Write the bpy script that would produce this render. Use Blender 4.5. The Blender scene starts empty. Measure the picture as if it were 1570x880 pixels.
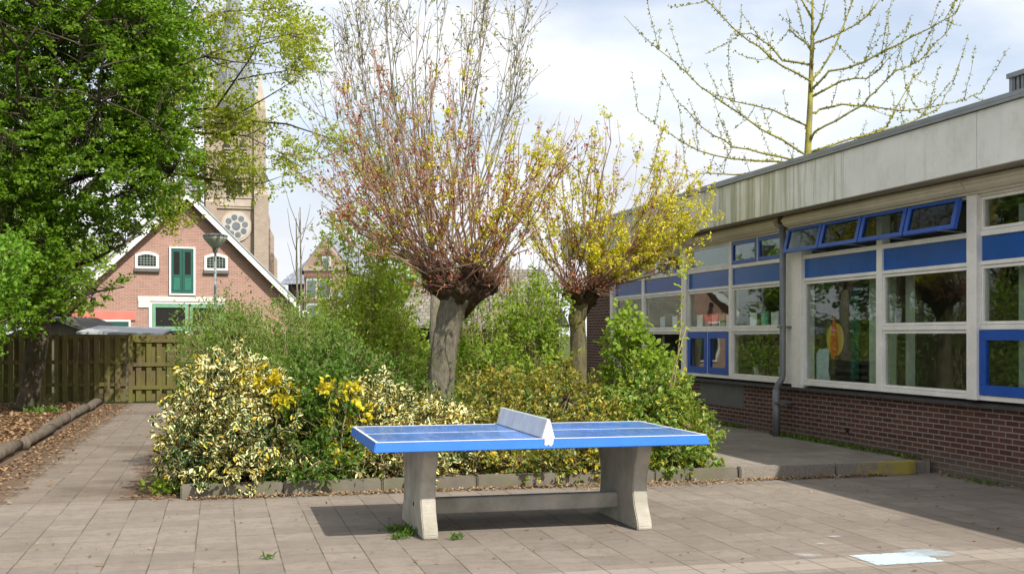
import bpy, math, random
import numpy as np
from mathutils import Vector
R = math.radians
SC = bpy.context.scene
COL = SC.collection
random.seed(7)
# ------------------------------------------------------------------ camera
F, H, HY, CX = 1750.0, 1.585, 514.0, 785.0
YAW = 14.4
SY, CY = math.sin(R(YAW)), math.cos(R(YAW))
cd = bpy.data.cameras.new('camera'); cam = bpy.data.objects.new('camera', cd); COL.objects.link(cam)
cam.location = (0, 0, H); cam.rotation_euler = (R(90), 0, R(-YAW))
cd.sensor_width = 36; cd.lens = 36 * F / 1570; cd.shift_y = (HY - 440) / 1570
cd.clip_start = .1; cd.clip_end = 3000
SC.camera = cam
# ------------------------------------------------------------------ light
SUN = Vector((-.30, .63, -.74)).normalized()       # the way the light travels
sl = bpy.data.lights.new('sun', 'SUN'); sl.energy = 4.7; sl.angle = R(.55); sl.color = (1, .95, .87)
sun = bpy.data.objects.new('sun', sl); COL.objects.link(sun)
sun.rotation_euler = SUN.to_track_quat('-Z', 'Y').to_euler(); sun.location = (8, -16, 20)
W = bpy.data.worlds.new('World'); SC.world = W; W.use_nodes = True
nt = W.node_tree; nt.nodes.clear(); N = nt.nodes.new; L = nt.links.new
out = N('ShaderNodeOutputWorld'); sky = N('ShaderNodeTexSky'); sky.sky_type = 'NISHITA'; sky.sun_disc = False
sky.sun_elevation = math.asin(-SUN.z); sky.sun_rotation = math.atan2(-SUN.x, -SUN.y)
sky.air_density = 1.0; sky.dust_density = 2.0
bg1 = N('ShaderNodeBackground'); bg1.inputs[1].default_value = .15; L(sky.outputs[0], bg1.inputs[0])
tc = N('ShaderNodeTexCoord'); mp = N('ShaderNodeMapping'); mp.inputs['Scale'].default_value = (1, 1, 2.4)
mp.inputs['Location'].default_value = (3.1, .4, .2)
L(tc.outputs['Generated'], mp.inputs[0])
n1 = N('ShaderNodeTexNoise'); n1.inputs['Scale'].default_value = 2.1; n1.inputs['Detail'].default_value = 7
n1.inputs['Roughness'].default_value = .5; L(mp.outputs[0], n1.inputs['Vector'])
cr = N('ShaderNodeValToRGB'); cr.color_ramp.elements[0].position = .40; cr.color_ramp.elements[1].position = .56
cr.color_ramp.elements[0].color = (.36, .36, .36, 1); cr.color_ramp.elements[1].color = (1, 1, 1, 1)
L(n1.outputs['Fac'], cr.inputs[0])
n2 = N('ShaderNodeTexNoise'); n2.inputs['Scale'].default_value = 3.3; n2.inputs['Detail'].default_value = 4
mp2 = N('ShaderNodeMapping'); mp2.inputs['Scale'].default_value = (1, 1, 2.2); mp2.inputs['Location'].default_value = (7.7, 2, 5)
L(tc.outputs['Generated'], mp2.inputs[0]); L(mp2.outputs[0], n2.inputs['Vector'])
cr2 = N('ShaderNodeValToRGB'); cr2.color_ramp.elements[0].position = .38; cr2.color_ramp.elements[1].position = .60
cr2.color_ramp.elements[0].color = (.64, .67, .74, 1); cr2.color_ramp.elements[1].color = (.96, .97, 1, 1)
L(n2.outputs['Fac'], cr2.inputs[0])
bg2 = N('ShaderNodeBackground'); bg2.inputs[1].default_value = 1.0; L(cr2.outputs[0], bg2.inputs[0])
mx = N('ShaderNodeMixShader'); L(cr.outputs[0], mx.inputs[0]); L(bg1.outputs[0], mx.inputs[1]); L(bg2.outputs[0], mx.inputs[2])
L(mx.outputs[0], out.inputs[0])
vs = SC.view_settings; vs.view_transform = 'Standard'; vs.look = 'None'; vs.exposure = .30; vs.gamma = 1; vs.use_curve_mapping = False
SC.render.engine = 'CYCLES'
cy = SC.cycles; cy.use_denoising = True; cy.max_bounces = 6; cy.transparent_max_bounces = 8
cy.diffuse_bounces = 3; cy.glossy_bounces = 3; cy.transmission_bounces = 4; cy.sample_clamp_indirect = 6

# ------------------------------------------------------------------ pixel -> place
def P(x, y, d):
    l = (x - CX) / F * d
    return Vector((d * SY + l * CY, d * CY - l * SY, H - (y - HY) * d / F))
def G(x, d, z=0):
    p = P(x, 0, d); return (p.x, p.y, z)

# ------------------------------------------------------------------ material helpers
class Mat:
    def __init__(s, name):
        s.m = bpy.data.materials.new(name); s.m.use_nodes = True; s.t = s.m.node_tree; s.t.nodes.clear()
        s.out = s.n('ShaderNodeOutputMaterial')
    def n(s, k, **kw):
        nd = s.t.nodes.new(k)
        for a, b in kw.items(): setattr(nd, a, b)
        return nd
    def l(s, a, b): s.t.links.new(a, b)
    def noise(s, vec, scale, detail=4, rough=.55):
        n = s.n('ShaderNodeTexNoise'); n.inputs['Scale'].default_value = scale; n.inputs['Detail'].default_value = detail
        n.inputs['Roughness'].default_value = rough
        if vec is not None: s.l(vec, n.inputs['Vector'])
        return n.outputs['Fac']
    def ramp(s, fac, stops, interp='LINEAR'):
        r = s.n('ShaderNodeValToRGB'); cr = r.color_ramp; cr.interpolation = interp
        while len(cr.elements) > 1: cr.elements.remove(cr.elements[0])
        cr.elements[0].position = stops[0][0]; cr.elements[0].color = (*stops[0][1], 1) if len(stops[0][1]) == 3 else stops[0][1]
        for p, c in stops[1:]:
            e = cr.elements.new(p); e.color = (*c, 1)
        s.l(fac, r.inputs[0]); return r.outputs[0]
    def g(s, fac, a, b):      # grey ramp 0..1 between positions a and b
        return s.ramp(fac, [(a, (0, 0, 0)), (b, (1, 1, 1))]) if a < b else s.ramp(fac, [(b, (1, 1, 1)), (a, (0, 0, 0))])
    def mix(s, fac, a, b, mode='MIX'):
        m = s.n('ShaderNodeMix', data_type='RGBA', blend_type=mode)
        for v, i in ((fac, 0), (a, 6), (b, 7)):
            if isinstance(v, (int, float)): m.inputs[i].default_value = v if i == 0 else (v, v, v, 1)
            elif isinstance(v, tuple): m.inputs[i].default_value = (*v, 1)
            else: s.l(v, m.inputs[i])
        return m.outputs[2]
    def math(s, op, a, b=None, c=None):
        m = s.n('ShaderNodeMath', operation=op)
        for i, v in enumerate((a, b, c)):
            if v is None: continue
            if isinstance(v, (int, float)): m.inputs[i].default_value = v
            else: s.l(v, m.inputs[i])
        return m.outputs[0]
    def pos(s): return s.n('ShaderNodeNewGeometry').outputs['Position']
    def objc(s): return s.n('ShaderNodeTexCoord').outputs['Object']
    def uv(s): return s.n('ShaderNodeTexCoord').outputs['UV']
    def island(s): return s.n('ShaderNodeNewGeometry').outputs['Random Per Island']
    def vmap(s, vec, scale=(1, 1, 1), loc=(0, 0, 0)):
        m = s.n('ShaderNodeMapping'); m.inputs['Scale'].default_value = scale; m.inputs['Location'].default_value = loc
        s.l(vec, m.inputs[0]); return m.outputs[0]
    def bsdf(s, col, rough=.8, spec=.3, metal=0, bump=None, bd=.01, trans=0, tcol=None):
        b = s.n('ShaderNodeBsdfPrincipled')
        if isinstance(col, tuple): b.inputs['Base Color'].default_value = (*col, 1)
        else: s.l(col, b.inputs['Base Color'])
        if isinstance(rough, (int, float)): b.inputs['Roughness'].default_value = rough
        else: s.l(rough, b.inputs['Roughness'])
        b.inputs['Specular IOR Level'].default_value = spec; b.inputs['Metallic'].default_value = metal
        if bump is not None:
            bp = s.n('ShaderNodeBump'); bp.inputs['Distance'].default_value = bd; bp.inputs['Strength'].default_value = .8
            s.l(bump, bp.inputs['Height']); s.l(bp.outputs[0], b.inputs['Normal'])
        o = b.outputs[0]
        if trans:
            t = s.n('ShaderNodeBsdfTranslucent')
            if tcol is None: tcol = col
            if isinstance(tcol, tuple): t.inputs[0].default_value = (*tcol, 1)
            else: s.l(tcol, t.inputs[0])
            m = s.n('ShaderNodeMixShader'); m.inputs[0].default_value = trans
            s.l(o, m.inputs[1]); s.l(t.outputs[0], m.inputs[2]); o = m.outputs[0]
        s.l(o, s.out.inputs[0]); return s.m

def plain(name, col, rough=.6, spec=.4, metal=0, var=.12, scale=6, bump=0):
    m = Mat(name); n = m.noise(m.objc(), scale, 5); n2 = m.noise(m.objc(), scale * 9, 3)
    c = m.mix(m.g(n, .3, .7), tuple(v * (1 - var) for v in col), tuple(min(1, v * (1 + var)) for v in col))
    c = m.mix(m.math('MULTIPLY', m.g(n2, .52, .72), .25), c, tuple(v * .6 for v in col))
    return m.bsdf(c, rough, spec, metal, n2 if bump else None, bump or .01)

def brick(name, c1, c2, mortar, bw=.22, bh=.065, ms=.010, dirt=None, weath=.3):
    m = Mat(name); uv = m.uv()
    b = m.n('ShaderNodeTexBrick'); m.l(uv, b.inputs['Vector'])
    b.inputs['Scale'].default_value = 1; b.inputs['Brick Width'].default_value = bw; b.inputs['Row Height'].default_value = bh
    b.inputs['Mortar Size'].default_value = ms; b.inputs['Mortar Smooth'].default_value = .3; b.inputs['Bias'].default_value = 0
    b.inputs['Color1'].default_value = (*c1, 1); b.inputs['Color2'].default_value = (*c2, 1); b.inputs['Mortar'].default_value = (*mortar, 1)
    n = m.noise(uv, 1.1, 5); n2 = m.noise(uv, 45, 3)
    c = m.mix(m.math('MULTIPLY', m.g(n, .42, .75), weath), b.outputs['Color'], tuple(v * .45 for v in c1))
    c = m.mix(m.math('MULTIPLY', m.g(n2, .4, .7), .35), c, (.5, .5, .5), 'OVERLAY')
    if dirt:
        sp = m.n('ShaderNodeSeparateXYZ'); m.l(uv, sp.inputs[0])
        d = m.g(m.math('ADD', sp.outputs[1], m.math('MULTIPLY', m.noise(uv, 3, 4), .25)), .42, .12)
        c = m.mix(m.math('MULTIPLY', d, .75), c, dirt)
    h = m.math('SUBTRACT', m.math('MULTIPLY', n2, .3), b.outputs['Fac'])
    return m.bsdf(c, .9, .15, 0, h, .006)

def leafmat(name, cols, trans=.3, tmul=1.6, rough=.5, edge=None, spec=.3, edge2=None):
    """cols: colours picked leaf by leaf; edge: colour of a leaf margin (variegated leaves)"""
    m = Mat(name); r = m.island()
    k = len(cols)
    c = m.ramp(r, [(i / max(1, k - 1) * .98, cc) for i, cc in enumerate(cols)])
    n = m.noise(m.pos(), 1.6, 3)
    c = m.mix(m.math('MULTIPLY', m.g(n, .35, .68), .3), c, cols[0])
    if edge:
        sp = m.n('ShaderNodeSeparateXYZ'); m.l(m.uv(), sp.inputs[0])
        e = m.math('ABSOLUTE', m.math('SUBTRACT', sp.outputs[0], .5))
        nz = m.noise(m.pos(), 70, 2)
        r2 = m.math('FRACT', m.math('MULTIPLY', r, 37.7))
        pn = m.noise(m.pos(), 2.2, 2)                       # some sprigs carry more pale leaves than others
        e = m.math('ADD', e, m.math('ADD', m.math('MULTIPLY', m.math('SUBTRACT', nz, .5), .25), m.math('MULTIPLY', m.math('SUBTRACT', r2, .5), .26)))
        e = m.math('ADD', e, m.math('MULTIPLY', m.math('SUBTRACT', pn, .5), .55))
        ec = m.ramp(m.math('FRACT', m.math('MULTIPLY', r, 91.3)), [(0, edge), (.72, edge), (.9, edge2 or edge)])
        c = m.mix(m.g(e, .25, .31), c, ec)
    tc = m.mix(1.0, c, tuple([tmul, tmul * 1.02, tmul * .55]), 'MULTIPLY')
    return m.bsdf(c, rough, spec, 0, None, .01, trans, tc)

# ------------------------------------------------------------------ mesh helpers
def tag(o, label=None, cat=None, group=None, kind=None):
    if label: o['label'] = label
    if cat: o['category'] = cat
    if group: o['group'] = group
    if kind: o['kind'] = kind
    return o
def thing(name, label, cat, loc=(0, 0, 0), rotz=0, group=None):
    o = bpy.data.objects.new(name, None); COL.objects.link(o); o.empty_display_size = .2
    o.location = loc; o.rotation_euler = (0, 0, rotz)
    return tag(o, label, cat, group)
def rootloc(o):
    while o.parent: o = o.parent
    return o.location
def link(name, me, mat, parent=None, world=False):
    o = bpy.data.objects.new(name, me); COL.objects.link(o)
    if mat is not None and not me.materials: me.materials.append(mat)
    if parent is not None:
        o.parent = parent
        if world and len(me.vertices):
            off = rootloc(parent); a = np.empty(len(me.vertices) * 3, 'f'); me.vertices.foreach_get('co', a)
            a = a.reshape(-1, 3) - np.array(off, 'f'); me.vertices.foreach_set('co', a.ravel())
    return o
def cube_uv(me):
    uvl = me.uv_layers.new(name='UVMap'); nl = len(me.loops)
    vi = np.empty(nl, 'i'); me.loops.foreach_get('vertex_index', vi)
    co = np.empty(len(me.vertices) * 3, 'f'); me.vertices.foreach_get('co', co); co = co.reshape(-1, 3)
    nr = np.empty(len(me.polygons) * 3, 'f'); me.polygons.foreach_get('normal', nr); nr = nr.reshape(-1, 3)
    lt = np.empty(len(me.polygons), 'i'); me.polygons.foreach_get('loop_total', lt)
    ln = np.repeat(nr, lt, axis=0); c = co[vi]; ax = np.abs(ln).argmax(1)
    uv = np.where((ax == 0)[:, None], c[:, [1, 2]], np.where((ax == 1)[:, None], c[:, [0, 2]], c[:, [0, 1]]))
    uvl.data.foreach_set('uv', uv.astype('f').ravel())
class MB:
    def __init__(s): s.v = []; s.f = []
    def add(s, vs, fs):
        k = len(s.v); s.v += [tuple(v) for v in vs]; s.f += [tuple(i + k for i in f) for f in fs]; return s
    def box(s, x0, x1, y0, y1, z0, z1):
        return s.add([(x0, y0, z0), (x1, y0, z0), (x1, y1, z0), (x0, y1, z0), (x0, y0, z1), (x1, y0, z1), (x1, y1, z1), (x0, y1, z1)],
                     [(0, 3, 2, 1), (4, 5, 6, 7), (0, 1, 5, 4), (1, 2, 6, 5), (2, 3, 7, 6), (3, 0, 4, 7)])
    def hexa(s, b, t):     # four bottom points, four top points (both ccw from above)
        return s.add(list(b) + list(t), [(0, 3, 2, 1), (4, 5, 6, 7), (0, 1, 5, 4), (1, 2, 6, 5), (2, 3, 7, 6), (3, 0, 4, 7)])
    def prism(s, pts, a, b, axis):
        """closed outline pts (2D) pushed from a to b along axis; x: (y,z), y: (x,z), z: (x,y)"""
        def mk(p, w): return {'x': (w, p[0], p[1]), 'y': (p[0], w, p[1]), 'z': (p[0], p[1], w)}[axis]
        n = len(pts)
        return s.add([mk(p, a) for p in pts] + [mk(p, b) for p in pts],
                     [tuple(range(n))[::-1], tuple(range(n, 2 * n))] + [(i, (i + 1) % n, n + (i + 1) % n, n + i) for i in range(n)])
    def tube(s, pts, rad, n=8):
        v, f = tubes([(pts, rad)], n); return s.add(v.tolist(), f)
    def bar(s, a, b, w, h):     # box beam between two points
        a = Vector(a); b = Vector(b); d = (b - a).normalized(); u = Vector((0, 0, 1))
        if abs(d.z) > .95: u = Vector((0, 1, 0))
        sd = d.cross(u).normalized() * w / 2; up = sd.cross(d).normalized() * h / 2
        return s.add([a - sd - up, a + sd - up, a + sd + up, a - sd + up, b - sd - up, b + sd - up, b + sd + up, b - sd + up],
                     [(0, 1, 2, 3), (7, 6, 5, 4), (0, 4, 5, 1), (1, 5, 6, 2), (2, 6, 7, 3), (3, 7, 4, 0)])
    def build(s, name, mat, parent=None, world=False, smooth=False, bevel=0, seg=2):
        me = bpy.data.meshes.new(name); me.from_pydata(s.v, [], s.f); me.validate()
        import bmesh
        bm = bmesh.new(); bm.from_mesh(me); bmesh.ops.recalc_face_normals(bm, faces=bm.faces)
        if bevel: bmesh.ops.bevel(bm, geom=list(bm.edges), offset=bevel, segments=seg, affect='EDGES', clamp_overlap=True)
        bm.to_mesh(me); bm.free(); me.update(); cube_uv(me)
        if smooth: me.polygons.foreach_set('use_smooth', [True] * len(me.polygons))
        return link(name, me, mat, parent, world)
def tubes(lines, n=5):
    """lines: [(points, radii)] -> verts array, faces list"""
    V = []; Fc = []; k = 0
    ang = np.arange(n) * 2 * math.pi / n; ca, sa = np.cos(ang), np.sin(ang)
    for pts, rad in lines:
        p = np.array([tuple(q) for q in pts], float); m = len(p)
        r = np.full(m, rad) if np.isscalar(rad) else np.array(rad, float)
        if len(r) != m: r = np.linspace(r[0], r[-1], m)
        t = np.gradient(p, axis=0); t /= (np.linalg.norm(t, axis=1)[:, None] + 1e-9)
        ref = np.array([1, 0, 0]) if abs(t[0, 2]) > .8 else np.array([0, 0, 1])
        a = np.cross(t, ref); a /= (np.linalg.norm(a, axis=1)[:, None] + 1e-9); b = np.cross(t, a)
        ring = p[:, None, :] + r[:, None, None] * (a[:, None, :] * ca[None, :, None] + b[:, None, :] * sa[None, :, None])
        V.append(ring.reshape(-1, 3))
        for i in range(m - 1):
            for j in range(n):
                j2 = (j + 1) % n; Fc.append((k + i * n + j, k + i * n + j2, k + (i + 1) * n + j2, k + (i + 1) * n + j))
        Fc.append(tuple(k + j for j in range(n))[::-1]); Fc.append(tuple(k + (m - 1) * n + j for j in range(n)))
        k += m * n
    return np.concatenate(V), Fc
def tube_obj(name, lines, mat, parent, n=5):
    v, f = tubes(lines, n); me = bpy.data.meshes.new(name); me.from_pydata(v.tolist(), [], f); me.update(); cube_uv(me)
    me.polygons.foreach_set('use_smooth', [True] * len(me.polygons))
    return link(name, me, mat, parent, True)
def unit(a): return a / (np.linalg.norm(a, axis=-1, keepdims=True) + 1e-9)
def leaf_obj(name, c, d, mat, parent, L=.06, Wd=.04, rng=None, fold=.18, droop=.2, upb=.7, lvar=.35, kind=None):
    """one mesh of pointed, folded leaves: c bases, d pointing directions"""
    rng = rng or np.random.default_rng(1); n = len(c)
    t = unit(d); up = rng.normal(0, 1, (n, 3)) * (1 - upb) + np.array([0, 0, 1]) * upb + .001
    sd = unit(np.cross(t, up)); nr = np.cross(sd, t); nr *= np.sign(nr[:, 2:3] + 1e-6)
    l = (L * (1 + lvar * 1.35 * rng.uniform(-1, 1, n)))[:, None]; w = (Wd / L) * l
    v = np.stack([c, c + t * l * .28 + sd * w * .5 + nr * w * fold, c + t * l * .68 + sd * w * .42 + nr * (w * fold - l * droop * .3),
                  c + t * l - nr * l * droop, c + t * l * .68 - sd * w * .42 + nr * (w * fold - l * droop * .3), c + t * l * .28 - sd * w * .5 + nr * w * fold], 1)
    me = bpy.data.meshes.new(name); me.vertices.add(6 * n); me.vertices.foreach_set('co', v.astype('f').ravel())
    idx = (np.arange(n)[:, None] * 6 + np.array([0, 1, 2, 3, 0, 3, 4, 5])[None]).ravel()
    me.loops.add(8 * n); me.loops.foreach_set('vertex_index', idx.astype('i'))
    me.polygons.add(2 * n); me.polygons.foreach_set('loop_start', (np.arange(2 * n) * 4).astype('i')); me.polygons.foreach_set('loop_total', np.full(2 * n, 4, 'i'))
    me.update(calc_edges=True)
    uvl = me.uv_layers.new(name='UVMap'); q = np.array([(.5, 0), (1, .28), (.95, .68), (.98, 1), (.5, 0), (.98, 1), (.05, .68), (0, .28)], 'f')
    q[3] = (.9, 1); q[5] = (.9, 1)
    uvl.data.foreach_set('uv', np.tile(q, (n, 1)).ravel())
    o = link(name, me, mat, parent, True)
    if kind: o['kind'] = kind
    return o
def wander(p, d, length, n, jit, up, rng):
    pts = [Vector(p)]; d = Vector(d).normalized(); st = length / n
    for i in range(n):
        d = (d + Vector(rng.normal(0, jit, 3)) + Vector((0, 0, up))).normalized()
        pts.append(pts[-1] + d * st)
    return pts

# ------------------------------------------------------------------ materials
def pave_mat(name, base, dark, band=False, dirt=.35, tile=.30, oy=0.0):
    m = Mat(name); pos = m.pos(); sp = m.n('ShaderNodeSeparateXYZ'); m.l(pos, sp.inputs[0])
    wob = m.math('MULTIPLY', m.math('SUBTRACT', m.noise(pos, 1.7, 2), .5), .012)
    def cell(o, off):
        u = m.math('DIVIDE', m.math('ADD', m.math('ADD', o, wob), off), tile)
        return m.math('FLOOR', u), m.math('ABSOLUTE', m.math('SUBTRACT', m.math('FRACT', u), .5))
    ix, fx = cell(sp.outputs[0], 10.07); iy, fy = cell(sp.outputs[1], oy + 9.01)
    cb = m.n('ShaderNodeCombineXYZ'); m.l(ix, cb.inputs[0]); m.l(iy, cb.inputs[1])
    wn = m.n('ShaderNodeTexWhiteNoise', noise_dimensions='3D'); m.l(cb.outputs[0], wn.inputs[0])
    big = m.noise(pos, .55, 5); fine = m.noise(pos, 160, 3, .7); mid = m.noise(pos, 9, 5, .65)
    c = m.mix(wn.outputs['Value'], tuple(v * .86 for v in base), tuple(v * 1.10 for v in base))
    c = m.mix(m.math('MULTIPLY', m.g(fine, .3, .7), .65), c, (.62, .55, .5), 'OVERLAY')
    c = m.mix(m.math('MULTIPLY', m.g(mid, .45, .7), .5), c, tuple(v * .62 for v in base))
    c = m.mix(m.math('MULTIPLY', m.g(big, .5, .72), dirt), c, dark)
    g2 = m.noise(pos, 55, 4, .75); c = m.mix(m.math('MULTIPLY', m.g(g2, .5, .68), .38), c, tuple(v * .55 for v in base)); c = m.mix(m.math('MULTIPLY', m.g(g2, .42, .3), .3), c, tuple(min(1, v * 1.6) for v in base))
    if name == 'path_paving':
        ed = m.math('ABSOLUTE', m.math('ADD', sp.outputs[0], 1.45)); c = m.mix(m.math('MULTIPLY', m.g(m.math('ADD', ed, m.math('MULTIPLY', m.noise(pos, 3.5, 5, .7), .9)), .98, 1.5), .85), c, (.12, .075, .045))
    if band:
        b = m.math('MULTIPLY', m.math('GREATER_THAN', sp.outputs[1], 6.99), m.math('LESS_THAN', sp.outputs[1], 7.32))
        c = m.mix(m.math('MULTIPLY', b, .5), c, (.37, .32, .265))
        wet = m.math('LESS_THAN', m.math('ADD', m.math('ABSOLUTE', m.math('SUBTRACT', sp.outputs[1], 9.2)), 0), 0)
    jx = m.math('MAXIMUM', m.g(fx, .480, .496), m.math('MULTIPLY', m.g(fy, .482, .497), .6))
    jm = m.math('MULTIPLY', jx, m.math('ADD', m.g(m.noise(pos, 2.3, 3), .36, .6), .18))
    jc = m.mix(m.g(m.noise(pos, 3.1, 3), .45, .62), (.075, .06, .045), (.09, .11, .03))
    c = m.mix(m.math('MINIMUM', jm, .6), c, jc)
    c = m.mix(m.math('MULTIPLY', m.g(m.noise(pos, 26, 5, .75), .56, .7), .4), c, tuple(v * .55 for v in base))
    c = m.mix(m.math('MULTIPLY', m.g(m.noise(m.vmap(pos, (1, 1, 1), (9, 4, 2)), 1.3, 5, .7), .56, .72), .35), c, tuple(v * 1.35 for v in base))
    sp2 = m.g(m.noise(m.vmap(pos, (1, 1, 1), (5, 5, 5)), 38, 1), .77, .79)
    c = m.mix(m.math('MULTIPLY', sp2, .6), c, (.07, .05, .04))
    h = m.math('SUBTRACT', m.math('MULTIPLY', fine, .35), m.math('MULTIPLY', jm, 1.0))
    return m.bsdf(c, .88, .25, 0, h, .008)
M = {}
M['pave'] = pave_mat('paving', (.228, .199, .166), (.118, .096, .075), True, .55)
M['path'] = pave_mat('path_paving', (.20, .168, .135), (.085, .062, .045), False, .75)
M['plat'] = pave_mat('platform_paving', (.25, .225, .19), (.12, .11, .07), False, .6)
def soil():
    m = Mat('soil'); pos = m.pos(); n = m.noise(pos, 5, 6, .7); n2 = m.noise(pos, 34, 4, .7)
    c = m.ramp(n, [(.3, (.055, .035, .022)), (.55, (.12, .075, .045)), (.75, (.20, .13, .08))])
    c = m.mix(m.g(n2, .5, .65), c, (.26, .17, .105))
    return m.bsdf(c, .95, .1, 0, n2, .03)
M['soil'] = soil()
def concrete(name, base, moss=0, scale=4):
    m = Mat(name); o = m.pos(); n = m.noise(o, scale, 6, .6); n2 = m.noise(o, 90, 3, .7)
    c = m.mix(m.g(n, .32, .7), tuple(v * .72 for v in base), tuple(v * 1.08 for v in base))
    c = m.mix(m.math('MULTIPLY', m.g(n2, .55, .75), .4), c, tuple(v * .5 for v in base))
    if moss: c = m.mix(m.math('MULTIPLY', m.g(m.noise(o, 2.6, 5), .45, .68), moss), c, (.12, .13, .04))
    return m.bsdf(c, .9, .2, 0, n2, .006)
M['kerb'] = concrete('kerb_concrete', (.20, .178, .145), .5)
M['kerb_y'] = None
def kerb_yellow():
    m = Mat('kerb_worn_yellow'); o = m.pos(); n = m.noise(o, 7, 5, .7); sp = m.n('ShaderNodeSeparateXYZ'); m.l(o, sp.inputs[0])
    base = m.mix(m.g(m.noise(o, 80, 3), .4, .7), (.27, .24, .20), (.16, .14, .12))
    k = m.math('ADD', n, m.math('MULTIPLY', m.math('SUBTRACT', sp.outputs[0], 6.6), .28))
    c = m.mix(m.math('MULTIPLY', m.g(k, .60, .74), .75), base, (.42, .33, .03))
    return m.bsdf(c, .85, .2, 0, n, .006)
M['kerb_y'] = kerb_yellow()
def worn_blue_edge():
    m = Mat('blue_paint_edge'); o = m.pos(); n = m.noise(o, 5, 5); f = m.noise(o, 75, 4, .7)
    c = m.mix(m.g(n, .3, .7), (.018, .15, .60), (.024, .19, .70))
    c = m.mix(m.g(f, .68, .71), c, (.45, .52, .60)); c = m.mix(m.math('MULTIPLY', m.g(m.noise(m.vmap(o, (1, 1, .2)), 18, 4, .7), .56, .74), .35), c, (.05, .10, .25))
    return m.bsdf(c, .45, .4, 0, f, .001)
M['blue_edge'] = worn_blue_edge()
M['leg'] = concrete('table_concrete', (.50, .465, .39), .25, 5)
def blue_top():
    m = Mat('blue_paint_top'); o = m.pos(); n = m.noise(o, 2.2, 5, .6); sp = m.noise(m.vmap(o, (1, .25, 1)), 14, 4, .7)
    c = m.mix(m.g(n, .35, .7), (.04, .15, .48), (.06, .20, .58))
    c = m.mix(m.math('MULTIPLY', m.g(sp, .5, .72), .45), c, (.34, .42, .60))
    c = m.mix(m.g(m.noise(o, 120, 2), .72, .76), c, (.55, .58, .6))
    c = m.mix(m.math('MULTIPLY', m.g(m.noise(o, 4.5, 6, .75), .55, .7), .35), c, (.16, .20, .30))
    return m.bsdf(c, m.ramp(n, [(.3, (.12, .12, .12)), (.7, (.30, .30, .30))]), .5)
M['blue_top'] = blue_top()
M['blue_edge'] = plain('blue_paint_edge', (.02, .17, .66), .4, .5, 0, .08, 5)
M['white'] = plain('white_paint', (.78, .78, .76), .45, .4, 0, .05, 4)
M['net'] = plain('net_white', (.72, .74, .76), .45, .4, 0, .16, 7)
M['frame'] = plain('cream_window_paint', (.84, .81, .75), .5, .4, 0, .10, 3)
M['blue'] = plain('blue_window_paint', (.012, .085, .42), .35, .5, 0, .12, 3)
M['panel'] = plain('blue_glass_panel', (.012, .10, .38), .2, .35, 0, .2, .9)
M['shutter'] = plain('cream_shutter_box', (.66, .61, .50), .5, .4, 0, .1, 2)
M['zinc'] = plain('grey_pipe', (.20, .21, .22), .5, .5, .3, .15, 5)
M['trim'] = plain('roof_trim_grey', (.34, .36, .39), .4, .5, .5, .1, 3)
M['soffit'] = plain('soffit', (.42, .38, .32), .8, .2, 0, .15, 2)
M['sill'] = plain('sill_tile', (.055, .05, .05), .5, .4, 0, .3, 7)
M['dark'] = plain('dark', (.018, .018, .017), .8, .2)
M['brick'] = brick('school_brick', (.145, .062, .046), (.085, .038, .032), (.27, .245, .215), .21, .0625, .009, (.17, .155, .125))
def fascia():
    m = Mat('fascia_panel'); o = m.pos(); sp = m.n('ShaderNodeSeparateXYZ'); m.l(o, sp.inputs[0])
    st = m.noise(m.vmap(o, (1, 13, .6)), 1.0, 6, .6)           # drips run down the panel
    big = m.noise(m.vmap(o, (1, 1, .15), (0, 3.3, 0)), .55, 3)
    top = m.g(sp.outputs[2], 3.33, 3.85)
    far = m.g(m.math('DIVIDE', sp.outputs[1], 30), .33, .48)     # more moss toward the trees
    k = m.math('ADD', m.math('ADD', m.math('MULTIPLY', st, .9), m.math('MULTIPLY', big, .35)), m.math('MULTIPLY', top, .13))
    k = m.math('ADD', k, m.math('MULTIPLY', far, .24))
    mask = m.g(k, .80, 1.0)
    c = m.mix(m.g(m.noise(o, 2, 4), .3, .7), (.76, .76, .70), (.86, .86, .80))
    c = m.mix(m.math('MULTIPLY', m.g(m.noise(o, 3.2, 6, .7), .5, .7), .35), c, (.50, .50, .36))
    c = m.mix(m.math('MULTIPLY', m.g(st, .52, .75), .16), c, (.46, .45, .34))
    c = m.mix(m.math('MULTIPLY', mask, .62), c, (.24, .25, .07))
    dots = m.g(m.noise(o, 24, 1), .80, .82)
    c = m.mix(m.math('MULTIPLY', dots, .8), c, (.08, .07, .05))
    return m.bsdf(c, .6, .3)
M['fascia'] = fascia()
def glass(name, refl=.34, tint=(.72, .80, .74)):
    m = Mat(name); g = m.n('ShaderNodeBsdfGlossy'); g.inputs['Roughness'].default_value = .015; g.inputs[0].default_value = (.85, .9, .9, 1)
    t = m.n('ShaderNodeBsdfTransparent'); t.inputs[0].default_value = (*tint, 1)
    fr = m.n('ShaderNodeLayerWeight'); fr.inputs[0].default_value = .5
    k = m.math('MINIMUM', m.math('ADD', m.math('MULTIPLY', m.math('POWER', fr.outputs['Facing'], 4.6), .96), refl), .95)
    bp = m.n('ShaderNodeBump'); bp.inputs['Distance'].default_value = .02; bp.inputs['Strength'].default_value = .12
    m.l(m.noise(m.pos(), 1.3, 1), bp.inputs['Height']); m.l(bp.outputs[0], g.inputs['Normal'])
    x = m.n('ShaderNodeMixShader'); m.l(k, x.inputs[0]); m.l(t.outputs[0], x.inputs[1]); m.l(g.outputs[0], x.inputs[2])
    m.l(x.outputs[0], m.out.inputs[0]); return m.m
M['glass'] = glass('window_glass', .06, (.93, .96, .93))
M['glass2'] = glass('dark_window_glass', .0, (.6, .65, .62))
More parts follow.
